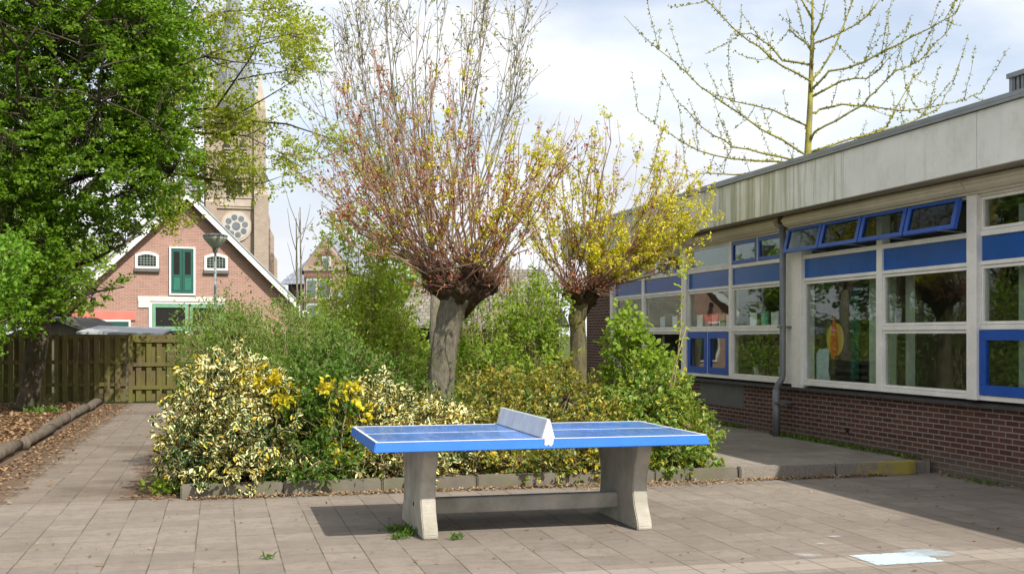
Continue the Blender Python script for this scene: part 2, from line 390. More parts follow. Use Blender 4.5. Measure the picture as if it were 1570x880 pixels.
def bark(name, a, b, moss=None, sc=9):
    m = Mat(name); o = m.pos(); st = m.noise(m.vmap(o, (1, 1, .38)), sc, 6, .65); n = m.noise(o, 3, 4)
    c = m.mix(m.g(st, .35, .66), a, b)
    if moss: c = m.mix(m.math('MULTIPLY', m.g(n, .45, .65), .7), c, moss)
    return m.bsdf(c, .92, .15, 0, m.math('ADD', st, m.math('MULTIPLY', m.noise(o, sc * 4, 4, .7), .5)), .03)
M['bark_dark'] = bark('dark_bark', (.05, .04, .028), (.125, .10, .072), (.05, .055, .02))
M['bark_grey'] = bark('pollard_bark', (.12, .105, .075), (.24, .215, .165), (.15, .15, .08), 26)
M['burl'] = bark('pollard_head_bark', (.030, .022, .015), (.115, .07, .042), (.085, .075, .03), 22)
M['bark_moss'] = bark('mossy_bark', (.10, .085, .05), (.20, .17, .10), (.20, .19, .05), 14)
M['shoot'] = bark('red_brown_shoots', (.22, .12, .085), (.40, .27, .20), None, 3)
M['twig'] = bark('grey_twigs', (.22, .18, .13), (.36, .31, .24), None, 3)
M['stem'] = bark('tan_stems', (.22, .17, .09), (.42, .34, .20), None, 3)
M['ginkgo_bark'] = bark('lichen_yellow_bark', (.20, .17, .07), (.34, .31, .10), (.40, .38, .06), 6)
def wood(name, a, b, green, gm=.6, plank=.13):
    m = Mat(name); uv = m.uv(); st = m.noise(m.vmap(uv, (14, 1.1, 1)), 2.5, 6, .65); n = m.noise(uv, 1.3, 4)
    c = m.mix(m.g(st, .3, .7), a, b)
    c = m.mix(m.math('MULTIPLY', m.g(m.island(), 0, 1), .35), c, tuple(v * .5 for v in a))
    c = m.mix(m.math('MULTIPLY', m.g(n, .36, .6), gm), c, green)
    return m.bsdf(c, .9, .15, 0, st, .006)
M['fence'] = wood('mossy_fence_boards', (.085, .062, .035), (.20, .155, .085), (.15, .145, .035), .7)
M['oldwood'] = wood('grey_old_wood', (.12, .10, .075), (.26, .23, .18), (.14, .14, .07), .3)
M['log'] = bark('log_bark', (.09, .07, .05), (.22, .18, .14), (.12, .10, .07), 16)

# ------------------------------------------------------------------ ground
def sheet(name, x0, x1, y0, y1, z, mat):
    o = MB().add([(x0, y0, z), (x1, y0, z), (x1, y1, z), (x0, y1, z)], [(0, 1, 2, 3)]).build(name, mat); o['kind'] = 'structure'; return o
def grassmat():
    m = Mat('grass_ground'); pos = m.pos(); n = m.noise(pos, .6, 6, .7)
    return m.bsdf(m.ramp(n, [(.3, (.05, .06, .02)), (.6, (.09, .11, .035)), (.8, (.16, .13, .07))]), .95, .1)
sheet('ground', -900, 900, -300, 1800, -.012, grassmat())
sheet('playground_paving', -14, 8.0, -6, 11.55, .0, M['pave'])
sheet('path', -2.62, -.35, 11.55, 28, .001, M['path'])
sheet('leafy_soil', -16, -2.62, 11.55, 28, .012, M['soil'])
# raised bed soil and platform
bs = MB().box(-.28, 5.3, 11.62, 21.5, -.01, .085).build('bed_soil', M['soil']); bs['kind'] = 'structure'
pl = MB().box(5.3, 7.99, 11.62, 25.5, -.01, .125).build('raised_walkway', M['plat']); pl['kind'] = 'structure'
# kerb: blocks with joints, rounded ends
k = MB(); x = -.36
rg = random.Random(3)
while x < 5.2:
    w = .98; y = 11.50 + rg.uniform(-.006, .006)
    k.box(x, x + w - .008, y, y + .115, -.01, .135 + rg.uniform(-.004, .004)); x += w
k.box(-.36, -.25, 11.63, 21, -.01, .13)
o = k.build('kerb', M['kerb'], bevel=.014); o['kind'] = 'structure'
k = MB()
k.box(5.535, 6.70, 11.495, 11.615, -.01, .142)
k.prism([(6.712, 11.49), (7.62, 11.47), (7.72, 11.50), (7.78, 11.58), (7.74, 11.66), (7.62, 11.615), (6.712, 11.61)], -.01, .145, 'z')
o = k.build('worn_yellow_kerb', M['kerb_y'], bevel=.014); o['kind'] = 'structure'
# chalk and paint marks on the paving
def chalk():
    m = Mat('pale_blue_chalk'); o = m.pos(); n = m.noise(o, 22, 5, .7); sp = m.n('ShaderNodeTexCoord').outputs['Generated']
    s2 = m.n('ShaderNodeSeparateXYZ'); m.l(sp, s2.inputs[0])
    e = m.math('MINIMUM', m.math('MINIMUM', s2.outputs[0], m.math('SUBTRACT', 1.0, s2.outputs[0])), m.math('MINIMUM', s2.outputs[1], m.math('SUBTRACT', 1.0, s2.outputs[1])))
    k = m.math('ADD', m.math('MULTIPLY', e, 1.2), n)
    b = m.n('ShaderNodeBsdfDiffuse'); m.l(m.mix(m.g(n, .3, .7), (.46, .54, .59), (.55, .62, .66)), b.inputs[0])
    t = m.n('ShaderNodeBsdfTransparent'); x = m.n('ShaderNodeMixShader'); m.l(m.math('MULTIPLY', m.g(k, .36, .54), .88), x.inputs[0])
    m.l(t.outputs[0], x.inputs[1]); m.l(b.outputs[0], x.inputs[2]); m.l(x.outputs[0], m.out.inputs[0]); return m.m
M['chalk'] = chalk()
def groundxy(x, y):
    d = F * H / (y - HY); p = P(x, y, d); return p.x, p.y
def mark(name, cx_, cy_, wx, wy, ang, label, mat):
    c_, s_ = math.cos(ang), math.sin(ang); P4 = [(-wx, -wy), (wx, -wy), (wx, wy), (-wx, wy)]
    o = MB().add([(a * c_ - b * s_, a * s_ + b * c_, 0) for a, b in P4], [(0, 1, 2, 3)]).build(name, mat); o.location = (cx_, cy_, .0045 if mat is M['chalk'] else .009)
    tag(o, label, 'chalk mark', 'chalk marks on the paving')
def smear(name, a_, lo, hi, col):
    m = Mat(name); o = m.pos(); n = m.noise(o, 11, 6, .72); sp = m.n('ShaderNodeTexCoord').outputs['Generated']
    v = m.n('ShaderNodeVectorMath', operation='DISTANCE'); m.l(m.vmap(sp, (1, 1, 0)), v.inputs[0]); v.inputs[1].default_value = (.5, .5, 0)
    k = m.math('SUBTRACT', m.math('ADD', n, .25), m.math('MULTIPLY', v.outputs['Value'], 1.25))
    b = m.n('ShaderNodeBsdfDiffuse'); b.inputs[0].default_value = (*col, 1)
    t = m.n('ShaderNodeBsdfTransparent'); x = m.n('ShaderNodeMixShader'); m.l(m.math('MULTIPLY', m.g(k, lo, hi), a_), x.inputs[0])
    m.l(t.outputs[0], x.inputs[1]); m.l(b.outputs[0], x.inputs[2]); m.l(x.outputs[0], m.out.inputs[0]); return m.m
sm1 = smear('chalk_smear', .45, .18, .5, (.50, .60, .66)); sm2 = smear('chalk_fleck', .4, .25, .7, (.60, .62, .62))
mark('chalk_patch', 4.66, 7.17, .27, .185, 0, 'largest pale blue chalk patch, a full paving slab beside the lighter row of slabs', M['chalk'])
mark('chalk_smear', 4.98, 7.28, .26, .17, .1, 'faint chalk smear touching the right end of the large blue patch', sm1)
mark('chalk_smudge', 4.10, 7.42, .13, .09, .3, 'small whitish chalk smudge left of the blue patch', sm2)
mark('chalk_smudge', 4.42, 7.80, .05, .05, 0, 'tiny white chalk dot above the light row of slabs', sm2)
mark('chalk_smudge', 4.68, 8.05, .07, .05, .2, 'tiny chalk fleck furthest back on the paving, above the blue patch', sm2)

# ------------------------------------------------------------------ school building
XF = 8.0
S = thing('school_building', 'low brick school building with blue and cream windows under a mossy concrete fascia', 'building', (8, 10, 0))
def part(mb, name, mat, parent=S, **kw): return mb.build(name, M[mat] if isinstance(mat, str) else mat, parent, world=True, **kw)
Y0, Y1 = -4.0, 24.6
w = MB(); w.box(8.06, 8.30, Y0, Y1, -.05, .80); part(w, 'wall', 'brick')
w = MB(); w.box(8.062, 8.30, 22.80, Y1, .803, 3.3); part(w, 'wall', 'brick')
w = MB(); w.box(8.303, 16, Y1 - .25, Y1, -.05, 3.3); w.box(15.8, 16, Y0, Y1 - .253, -.05, 3.3); w.box(8.303, 15.79, Y0, Y0 + .2, -.05, 3.3); part(w, 'wall', plain('plaster', (.36, .35, .30), .9, .1))
w = MB(); w.box(8.303, 15.79, Y0 + .21, Y1 - .26, .0, .25); part(w, 'floor', plain('classroom_floor', (.16, .13, .10), .5, .3))
w = MB(); w.box(12.4, 12.5, Y0 + .21, Y1 - .26, .252, 3.29); part(w, 'room_partition', plain('classroom_wall', (.20, .21, .17), .9, .1))
w = MB(); w.box(7.64, 16.02, Y0 - .3, Y1 + .3, 3.305, 3.335); part(w, 'soffit', 'soffit')
w = MB(); w.box(7.64, 16.1, Y0 - .3, Y1 + .3, 3.84, 3.93); part(w, 'roof', plain('roof_felt', (.07, .07, .075), .9, .1))
w = MB(); w.box(7.56, 7.70, Y0 - .34, Y1 + .34, 3.935, 3.985); w.box(7.555, 7.575, Y0 - .34, Y1 + .34, 3.90, 3.933); part(w, 'roof_trim', 'trim', bevel=.004)
yj = 10.24 - 2.6 * 6
while yj < Y1 + .3:
    y2 = min(yj + 2.6, Y1 + .3)
    w = MB(); w.box(7.59, 7.635, yj + .004, y2 - .004, 3.30, 3.898); part(w, 'fascia_panel', 'fascia', bevel=.002, seg=1)
    yj += 2.6
w = MB(); w.box(7.60, 7.64, Y0, Y1, 3.31, 3.89)
part(w, 'fascia_backing', 'dark')
# sill
w = MB(); w.add([(7.985, Y0, .80), (8.2, Y0, .80), (8.2, 22.78, .80), (7.985, 22.78, .80), (7.985, Y0, .83), (8.2, Y0, .885), (8.2, 22.78, .885), (7.985, 22.78, .83)],
                [(0, 3, 2, 1), (4, 5, 6, 7), (0, 1, 5, 4), (1, 2, 6, 5), (2, 3, 7, 6), (3, 0, 4, 7)]); part(w, 'sill', 'sill')
# frame grid: verticals (Y positions) and horizontals
def post(ya, yb, x0=8.0, x1=8.14, z0=.88, z1=3.12):
    w = MB(); w.box(x0, x1, ya, yb, z0, z1); part(w, 'window_post', 'frame', bevel=.005, seg=1)
post(10.76, 10.93, 7.97); post(14.64, 14.92, 7.985, 8.2, .84); post(14.925, 15.17, 8.03); post(18.75, 18.96, 7.98); post(22.62, 22.79, 7.98); post(6.0, 6.2, 7.97)
def mull(ya, yb): post(ya, yb, 8.015)
mull(12.66, 12.78); mull(16.97, 17.08); mull(20.9, 21.02); mull(8.3, 8.4)
secs = [(2.0, 6.0), (6.2, 8.3), (8.4, 10.76), (10.93, 12.66), (12.78, 14.64), (15.17, 16.97), (17.08, 18.75), (18.96, 20.9), (21.02, 22.62)]
def rail(a, b, z0, z1, x0=8.02):
    w = MB(); w.box(x0, 8.12, a + .002, b - .002, z0, z1); part(w, 'window_rail', 'frame', bevel=.004, seg=1)
def pane(a, b, z0, z1, col=None, fw=.035, xf=8.035, glassm='glass'):
    """a window: frame ring + pane as sub-part"""
    w = MB(); t = fw
    w.box(xf, xf + .05, a + .003, b - .003, z0 + .003, z0 + t); w.box(xf, xf + .05, a + .003, b - .003, z1 - t, z1 - .003)
    w.box(xf, xf + .05, a + .003, a + t, z0 + t + .001, z1 - t - .001); w.box(xf, xf + .05, b - t, b - .003, z0 + t + .001, z1 - t - .001)
    o = part(w, 'window', col or 'frame')
    g = MB(); g.box(xf + .02, xf + .028, a + t, b - t, z0 + t, z1 - t); g.build('pane', M[glassm], o, world=True)
    return o
for i, (a, b) in enumerate(secs):
    rail(a, b, .88, .935); rail(a, b, 2.345, 2.39); rail(a, b, 2.66, 2.72)
    w = MB(); w.box(8.045, 8.075, a + .002, b - .002, 2.392, 2.658); part(w, 'blue_panel', 'panel')
    w = MB(); w.box(8.02, 8.09, a + .002, b - .002, 3.09, 3.12); part(w, 'window_rail', 'frame')
    # top lights
    if i in (0, 2): pane(a, b, 2.722, 3.088)
    elif i == 1: pane(a, b, 2.722, 3.088)
    elif i == 5:
        mm = (a + b) / 2; pane(a, mm - .02, 2.722, 3.088, 'blue', .06, 8.015); pane(mm + .02, b, 2.722, 3.088, 'blue', .06, 8.015)
        w = MB(); w.box(8.02, 8.12, mm - .018, mm + .018, 2.722, 3.088); part(w, 'window_rail', 'frame')
    elif i == 6: pane(a, b, 2.722, 3.088)
    elif i == 7: pane(a, a + .95, 2.722, 3.088, 'blue', .06, 8.015); pane(a + .97, b, 2.722, 3.088)
    elif i == 8: pane(a, b, 2.722, 3.088)
    # main panes
    if i == 4: pane(a, b, .937, 2.343)
    elif i == 6:
        rail(a, b, 1.645, 1.70); pane(a, b, 1.702, 2.343); mm = (a + b) / 2
        pane(a, mm - .02, .937, 1.643, 'blue', .11, 8.01); pane(mm + .02, b, .937, 1.643, 'blue', .11, 8.01)
        w = MB(); w.box(8.02, 8.12, mm - .018, mm + .018, .937, 1.643); part(w, 'window_rail', 'frame')
    elif i == 2:
        rail(a, b, 1.645, 1.70); pane(a, b, 1.702, 2.343); pane(a, b, .937, 1.643, 'blue', .11, 8.005)
    else:
        rail(a, b, 1.645, 1.70); pane(a, b, 1.702, 2.343); pane(a, b, .937, 1.643)
# four open awning windows, hinged at the top
aw0, aw1 = 10.945, 14.90
for j in range(4):
    a = aw0 + (aw1 - aw0) * j / 4 + .012; b = aw0 + (aw1 - aw0) * (j + 1) / 4 - .012
    top = (7.95, 3.09); bot = (7.87, 2.755)
    def q(s, yy, off):       # s 0 top .. 1 bottom
        dx, dz = bot[0] - top[0], bot[1] - top[1]; ln = math.hypot(dx, dz); nx, nz = dz / ln, -dx / ln
        return (top[0] + dx * s + nx * off, yy, top[1] + dz * s + nz * off)
    def slab(y0, y1, s0, s1, o0, o1):
        return MB().hexa([q(s1, y0, o0), q(s1, y0, o1), q(s1, y1, o1), q(s1, y1, o0)], [q(s0, y0, o0), q(s0, y0, o1), q(s0, y1, o1), q(s0, y1, o0)])
    w = MB()
    for (y0, y1, s0, s1) in ((a, b, 0, .10), (a, b, .86, 1), (a, a + .07, .101, .859), (b - .07, b, .101, .859)):
        t = slab(y0, y1, s0, s1, 0, .045); w.add(t.v, t.f)
    o = part(w, 'awning_window', 'blue'); o['label'] = 'blue framed awning window propped open'
    g = slab(a + .07, b - .07, .10, .86, .018, .026); g.build('pane', M['glass2'], o, world=True)
    st = MB(); st.tube([(8.02, a + .1, 2.73), (7.70, a + .1, 2.745)], .008, 6); st.build('window_stay', M['zinc'], o, world=True)
w = MB(); w.box(8.16, 8.19, 10.93, 14.64, 2.722, 3.088); part(w, 'opening_shade_sheet', plain('opening_shade_dark', (.05, .05, .045), .9, .1))  # added dark sheet, its colour stands for the shade inside the open windows
# shutter boxes: rounded section
def shbox(a, b):
    pr = [(8.13, 3.30), (7.90, 3.30), (7.86, 3.275), (7.85, 3.23), (7.86, 3.18), (7.90, 3.145), (7.94, 3.14), (7.94, 3.118), (8.13, 3.118)]
    w = MB()
    n = len(pr)
    w.add([(p[0], a, p[1]) for p in pr] + [(p[0], b, p[1]) for p in pr], [tuple(range(n)), tuple(range(n, 2 * n))[::-1]] + [(i, (i + 1) % n, n + (i + 1) % n, n + i) for i in range(n)])
    part(w, 'shutter_box', 'shutter')
    w = MB(); w.box(7.835, 7.848, a, b, 3.215, 3.245); part(w, 'shutter_ridge', 'shutter')
for a, b in ((2, 6.1), (6.11, 10.82), (10.83, 14.95), (15.2, 18.85), (18.87, 22.9)): shbox(a, b)
# downpipe with elbow and brackets
w = MB(); w.tube([(7.91, 15.04, 3.30), (7.91, 15.04, 1.02), (7.90, 15.045, .95), (7.85, 15.07, .87), (7.835, 15.08, .80), (7.83, 15.08, .70)], .045, 12)
dp = part(w, 'downpipe', 'zinc', smooth=True)
w = MB(); w.tube([(7.83, 15.08, .80), (7.83, 15.08, .12)], .053, 12); w.build('pipe_foot', M['zinc'], dp, world=True, smooth=True)
w = MB(); w.tube([(7.91, 15.04, 3.20), (7.91, 15.04, 3.30)], .07, 12); w.build('pipe_collar', plain('rusty_collar', (.07, .045, .03), .8), dp, world=True)
for z in (1.69, .60):
    w = MB(); w.box(7.86 if z > 1 else 7.78, 8.06, 15.0, 15.12, z, z + .03); w.build('bracket', M['zinc'], dp, world=True)
w = MB(); w.box(8.045, 8.06, 13.5, 13.56, .30, .36); part(w, 'air_vent', 'dark')
w = MB(); w.box(8.052, 8.062, 16.6, 18.3, .42, .80); part(w, 'grey_board', plain('grey_board', (.13, .13, .12), .8))
# roof ventilation unit
U = thing('roof_ventilator', 'grey slatted ventilation box standing on the flat school roof', 'ventilator', (8.6, 9.7, 3.93))
w = MB(); w.box(7.99, 9.3, 8.6, 9.9, 4.05, 4.11); w.box(8.0, 9.3, 8.6, 9.9, 3.94, 3.98)
for (a, b) in ((8.0, 9.84), (8.0, 8.6), (9.24, 9.84), (9.24, 8.6)): w.box(a, a + .06, b, b + .06, 3.98, 4.05)
U.location = (8.6, 9.2, 3.93)
zt = 4.27
w = MB(); w.box(7.95, 9.4, 8.9, 10.6, 3.932, 3.99); w.build('plinth', M['trim'], U, world=True)
w = MB()
for (a, b) in ((8.02, 10.24), (8.02, 9.0), (9.24, 10.24), (9.24, 9.0)): w.box(a, a + .05, b, b + .05, 3.932, zt)
w.box(8.0, 9.31, 8.98, 10.31, zt + .001, zt + .05); w.build('casing', M['trim'], U, world=True)
w = MB()
for j in range(18):
    y = 9.06 + j * .068; w.box(8.03, 8.045, y, y + .04, 3.97, zt)
    xx = 8.08 + j * .065; w.box(xx, xx + .035, 10.26, 10.275, 3.97, zt)
w.build('grille', plain('grille_grey', (.28, .29, .30), .5, .4, .3), U, world=True)
w = MB(); w.box(8.1, 9.2, 9.1, 10.22, 3.95, zt - .02); w.build('core', M['dark'], U, world=True)

# ---- things behind the glass
def thin(name, pts, xw, mat, label, cat, group=None, th=.006):
    """flat cut-out hung behind the glass, outline in (y, z)"""
    w = MB(); w.prism(pts, xw, xw + th, 'x'); o = w.build(name, mat); o.name = name
    c = Vector((xw, pts[0][0], pts[0][1])); me = o.data
    return tag(o, label, cat, group)
paper = {k: plain('card_' + k, c, .8, .2, 0, .1, 9) for k, c in dict(white=(.84, .88, .88), green=(.08, .42, .25), pink=(.82, .42, .42), red=(.6, .15, .14), yellow=(.75, .5, .05), blue=(.5, .62, .75)).items()}
cards = [(15.62, 'white', 'first pale card from the downpipe hanging at the transom'), (15.95, 'green', 'green card between two pale cards, nearest the downpipe'),
         (16.33, 'white', 'pale card left of the green card nearest the downpipe'), (17.2, 'white', 'pale card just left of the cream mullion, above the blue windows'), (17.48, 'green', 'green card above the right blue casement window'),
         (17.77, 'pink', 'pale pink card above the middle of the two blue casements'), (18.05, 'red', 'dull red card above the left blue casement'), (18.38, 'white', 'white card at the end beside the wide cream post'),
         (19.15, 'pink', 'pink card right behind the leaning pole, left of the wide cream post'), (19.5, 'white', 'white card half hidden behind shrub leaves, further left'), (20.1, 'blue', 'bluish card furthest left behind the glass')]
for (y, c, lb) in cards:
    h = random.uniform(-.01, .012); thin('hanging_card', [(y - .11, 1.72), (y + .11, 1.72 + h), (y + .125, 1.94 + h), (y + .04, 1.93), (y - .12, 1.95 - h)], 8.085, paper[c], lb, 'card', 'coloured cards hung along the school windows')
thin('paper_sheet', [(14.59, .95), (14.22, .95), (14.27, 1.10), (14.24, 1.36), (14.30, 1.40), (14.52, 1.39), (14.59, 1.33)], 8.20, paper['blue'], 'pale blue sheet of paper standing in the lower corner of the big window', 'paper')
orange = plain('card_orange', (.62, .10, .02), .8); ochre = plain('card_ochre', (.62, .38, .05), .8)
B = thing('paper_figure', 'orange and ochre paper cut-out figure stuck inside the big school window', 'paper figure', (8.2, 14.1, 1.3))
w = MB(); w.prism([(14.20, 1.28), (14.12, 1.25), (14.03, 1.38), (14.06, 1.62), (14.12, 1.90), (14.18, 1.72), (14.23, 1.45)], 8.205, 8.211, 'x'); w.build('body', orange, B, world=True)
w = MB(); w.prism([(14.10 + .24 * math.cos(t) * (.9 if math.cos(t) < 0 else 1), 1.53 + .23 * math.sin(t)) for t in np.linspace(0, 2 * math.pi, 20)[:-1]], 8.214, 8.219, 'x'); w.build('round_wing', ochre, B, world=True)
def curtain(y0, y1, mat, label, z0=.95, z1=3.0, xw=8.35):
    w = MB(); n = int((y1 - y0) / .035); pts = []
    for i in range(n + 1):
        y = y0 + (y1 - y0) * i / n; pts.append((xw + .045 * math.sin(i * 1.15) + .015 * math.sin(i * .37), y))
    vs = [(px, py, z0) for px, py in pts] + [(px, py, z1) for px, py in pts]; k = n + 1
    vs += [(px + .006, py, z0) for px, py in pts] + [(px + .006, py, z1) for px, py in pts]
    f = [(i, i + 1, k + i + 1, k + i) for i in range(n)] + [(2 * k + i + 1, 2 * k + i, 3 * k + i, 3 * k + i + 1) for i in range(n)]
    w.add(vs, f); o = w.build('curtain', mat, None, smooth=True); tag(o, label, 'curtain', 'curtains behind the school windows')
gc = plain('grey_green_curtain', (.40, .46, .38), .9, .1); dg = plain('dark_green_curtain', (.01, .08, .06), .8, .1); yc = plain('mustard_curtain', (.25, .20, .03), .9)
curtain(13.62, 13.85, dg, 'dark green cloth hanging in the middle of the big school window', 1.0, 2.2, 8.28)
curtain(13.92, 14.0, yc, 'narrow mustard strip of cloth beside the orange paper figure', 1.4, 2.25, 8.28)
curtain(12.85, 13.5, gc, 'grey green curtain at the right side of the big window')
curtain(12.45, 12.64, gc, 'narrow pale curtain at the left edge of the two stacked panes under the awning windows')
curtain(10.35, 10.52, gc, 'narrow pale curtain behind the large blue casement, at the picture edge')
curtain(17.5, 17.75, gc, 'grey green curtain behind the paired blue casements')
def pot(y, z, r, mat, label, plant=False):
    T = thing('plant_pot', label, 'plant pot', (8.22, y, z), 0, 'pots on the inner window sill')
    w = MB(); w.tube([(8.22, y, z), (8.22, y, z + r * 1.9)], [r * .72, r], 14); w.build('pot', mat, T, world=True)
    w = MB(); w.tube([(8.22, y, z + r * 1.9), (8.22, y, z + r * 2.1)], [r * 1.08, r * 1.08], 14); w.build('rim', mat, T, world=True)
    if plant:
        rng = np.random.default_rng(int(y * 100)); c = np.array([8.22, y, z + r * 2]) + rng.normal(0, .03, (40, 3)); d = rng.normal(0, 1, (40, 3)) + [0, 0, 1]
        leaf_obj('leaves', c, d, M['houseplant'], T, .16, .05, rng)
M['houseplant'] = leafmat('houseplant_leaf', [(.02, .08, .02), (.05, .14, .03)])
pw = plain('white_pot', (.62, .70, .66), .4)
pot(15.35, .94, .075, pw, 'pale pot on the sill closest to the downpipe'); pot(15.6, .94, .08, pw, 'pale pot second from the downpipe, beside its twin')
pot(16.45, .94, .07, pw, 'pale pot with leafy plant at the left end of the lower pane', True)
pot(16.2, .94, .06, plain('dark_pot', (.05, .05, .05), .5), 'small dark pot with leaves beside the leafy pale pot', True)

# ------------------------------------------------------------------ table
T = thing('table_tennis_table', 'outdoor concrete table tennis table with blue top and white solid net', 'table', (2.46, 9.26, 0))
tx0, tx1, ty0, ty1, tz = 1.13, 3.805, 8.50, 10.03, .785
w = MB(); bv = .014; zb = tz - .078
w.hexa([(tx0 - bv, ty0 - bv, zb), (tx1 + bv, ty0 - bv, zb), (tx1 + bv, ty1 + bv, zb), (tx0 - bv, ty1 + bv, zb)], [(tx0, ty0, tz - .002), (tx1, ty0, tz - .002), (tx1, ty1, tz - .002), (tx0, ty1, tz - .002)])
top = w.build('tabletop', M['blue_edge'], T, world=True, bevel=.006)
w = MB(); w.box(tx0 + .004, tx1 - .004, ty0 + .004, ty1 - .004, tz - .004, tz + .0005); w.build('playing_surface', M['blue_top'], top, world=True)
w = MB(); lw = .022; z0, z1 = tz - .002, tz + .0025
w.box(tx0 + .003, tx1 - .003, ty0 + .003, ty0 + lw, z0, z1); w.box(tx0 + .003, tx1 - .003, ty1 - lw, ty1 - .003, z0, z1)
w.box(tx0 + .003, tx0 + lw, ty0 + lw + .001, ty1 - lw - .001, z0, z1); w.box(tx1 - lw, tx1 - .003, ty0 + lw + .001, ty1 - lw - .001, z0, z1)
w.build('edge_line', M['white'], top, world=True)
w = MB(); ym = (ty0 + ty1) / 2; w.box(tx0 + lw + .002, tx1 - lw - .002, ym - .006, ym + .006, z0, z1 - .001); w.build('centre_line', M['white'], top, world=True)
xm = (tx0 + tx1) / 2 + .01
w = MB(); w.prism([(xm - .052, tz + .003), (xm + .052, tz + .003), (xm + .012, tz + .15), (xm - .008, tz + .15)], ty0 + .01, ty1 - .01, 'y'); nt_ = w.build('net', M['net'], T, world=True, bevel=.004)
w = MB(); w.prism([(xm - .038, tz - .045), (xm - .02, tz - .055), (xm - .008, tz - .042), (xm + .012, tz - .058), (xm + .03, tz - .04), (xm + .036, tz - .004), (xm - .036, tz - .004)], ty0 - .0125, ty0 - .004, 'y'); w.build('paint_drip', M['white'], nt_, world=True)
def leg(xa, xb, bolt):
    yc, ft, hw = 9.26, .53, .36
    prof = [(0, .53), (.03, .535), (.08, .52), (.14, .48), (.20, .445), (.28, .425), (.36, .42), (.44, .435), (.52, .465), (.58, .50), (.64, .525), (.705, .54)]
    pts = [(yc - w_, z) for z, w_ in prof] + [(yc + w_ * .96, z) for z, w_ in prof[::-1]]
    w = MB(); w.prism(pts, xa, xb, 'x'); o = w.build('leg', M['leg'], T, world=True, bevel=.008)
    w = MB(); w.tube([(xa - .004 if bolt < 0 else xb - .01, 9.17, .22), (xa + .01 if bolt < 0 else xb + .004, 9.17, .22)], .018, 10); w.build('bolt_hole', M['dark'], o, world=True)
leg(1.53, 1.65, -1); leg(3.295, 3.42, 1)
w = MB(); w.box(1.648, 3.297, 9.20, 9.31, .125, .25); w.build('stretcher', M['leg'], T, world=True, bevel=.007)

# ------------------------------------------------------------------ brick house beyond the fence
HD = 45.0; hang = R(9.6)
h0 = P(275, HY, HD); ho = Vector((h0.x, h0.y, 0)); hu = Vector((math.cos(hang), math.sin(hang), 0)); hn = Vector((-math.sin(hang), math.cos(hang), 0))
def onplane(x, y, o, u, n, back=0):
    """pixel -> (s, z) on the upright plane through o (+ back along n)"""
    c = Vector((0, 0, H)); r = P(x, y, 1) - c; t = ((o + n * back - c).dot(n)) / r.dot(n); p = c + r * t
    return (p - o).dot(u), p.z
def hp(x, y): return onplane(x, y, ho, hu, hn)
HB = thing('gabled_brick_house', 'pink brick gabled barn house with green doors and white barge boards beyond the fence', 'house', ho, hang)
sL, _ = hp(104, 440); sR, _ = hp(452, 440); apx, apz = hp(284, 300); _, ez = hp(445, 462)
def lp(mb, name, mat, parent=HB, **kw): return mb.build(name, M[mat] if isinstance(mat, str) else mat, parent, **kw)
M['hbrick'] = brick('house_brick', (.44, .235, .18), (.35, .175, .135), (.46, .40, .35), .22, .065, .009, None, .12)
DEP = 13
sl2 = apx - (sR - apx) * 1.02
eR = sR - .15; eL = sl2 + .1
slope = (apz - ez) / (eR - apx)
w = MB(); w.prism([(eL, 0), (eR, 0), (eR, ez), (apx, apz), (eL, apz - (apx - eL) * slope)], 0, DEP, 'y'); lp(w, 'wall', 'hbrick')
M['rooftile'] = brick('roof_tiles', (.16, .10, .08), (.11, .075, .06), (.05, .035, .03), .25, .22, .02, None, .4)
def roofside(sgn, xe):
    ov = .35; xo = xe + sgn * .35; zo = apz - abs(xo - apx) * slope
    w = MB(); w.hexa([(xo, -ov, zo), (apx, -ov, apz), (apx, DEP + ov, apz), (xo, DEP + ov, zo)], [(xo, -ov, zo + .16), (apx, -ov, apz + .16), (apx, DEP + ov, apz + .16), (xo, DEP + ov, zo + .16)])
    r = lp(w, 'roof', 'rooftile')
    w = MB(); hb = .30
    w.hexa([(xo, -ov - .06, zo - .16), (apx, -ov - .06, apz - .16), (apx, -ov - .002, apz - .16), (xo, -ov - .002, zo - .16)], [(xo, -ov - .06, zo + .14), (apx, -ov - .06, apz + .14), (apx, -ov - .002, apz + .14), (xo, -ov - .002, zo + .14)])
    lp(w, 'barge_board', plain('white_barge', (.78, .78, .76), .5), r)
    w = MB(); w.hexa([(xo, -ov - .10, zo + .142), (apx, -ov - .10, apz + .142), (apx, -ov - .0, apz + .142), (xo, -ov - .0, zo + .142)], [(xo, -ov - .10, zo + .21), (apx, -ov - .10, apz + .21), (apx, -ov, apz + .21), (xo, -ov, zo + .21)])
    lp(w, 'verge_cap', plain('lead_cap', (.40, .41, .42), .5), r)
    return xo, zo
xo, zo = roofside(1, eR); roofside(-1, eL)
w = MB(); w.hexa([(xo - .25, -.42, zo - .34), (xo + .28, -.42, zo - .34), (xo + .28, .6, zo - .34), (xo - .25, .6, zo - .34)], [(xo - .45, -.42, zo - .05), (xo + .28, -.42, zo - .05), (xo + .28, .6, zo - .05), (xo - .45, .6, zo - .05)]); lp(w, 'eave_box', 'white')
w = MB(); w.tube([(xo + .1, -.2, zo - .33), (xo - .35, .0, zo - .7), (xo - .4, .0, 0)], .05, 8); lp(w, 'gutter_pipe', 'zinc')
green = plain('dark_green_paint', (.02, .10, .075), .4); lgreen = plain('sage_green_paint', (.16, .36, .22), .5)
def rect(px0, px1, py0, py1):
    a = hp(px0, py0); b = hp(px1, py1); return a[0], b[0], b[1], a[1]
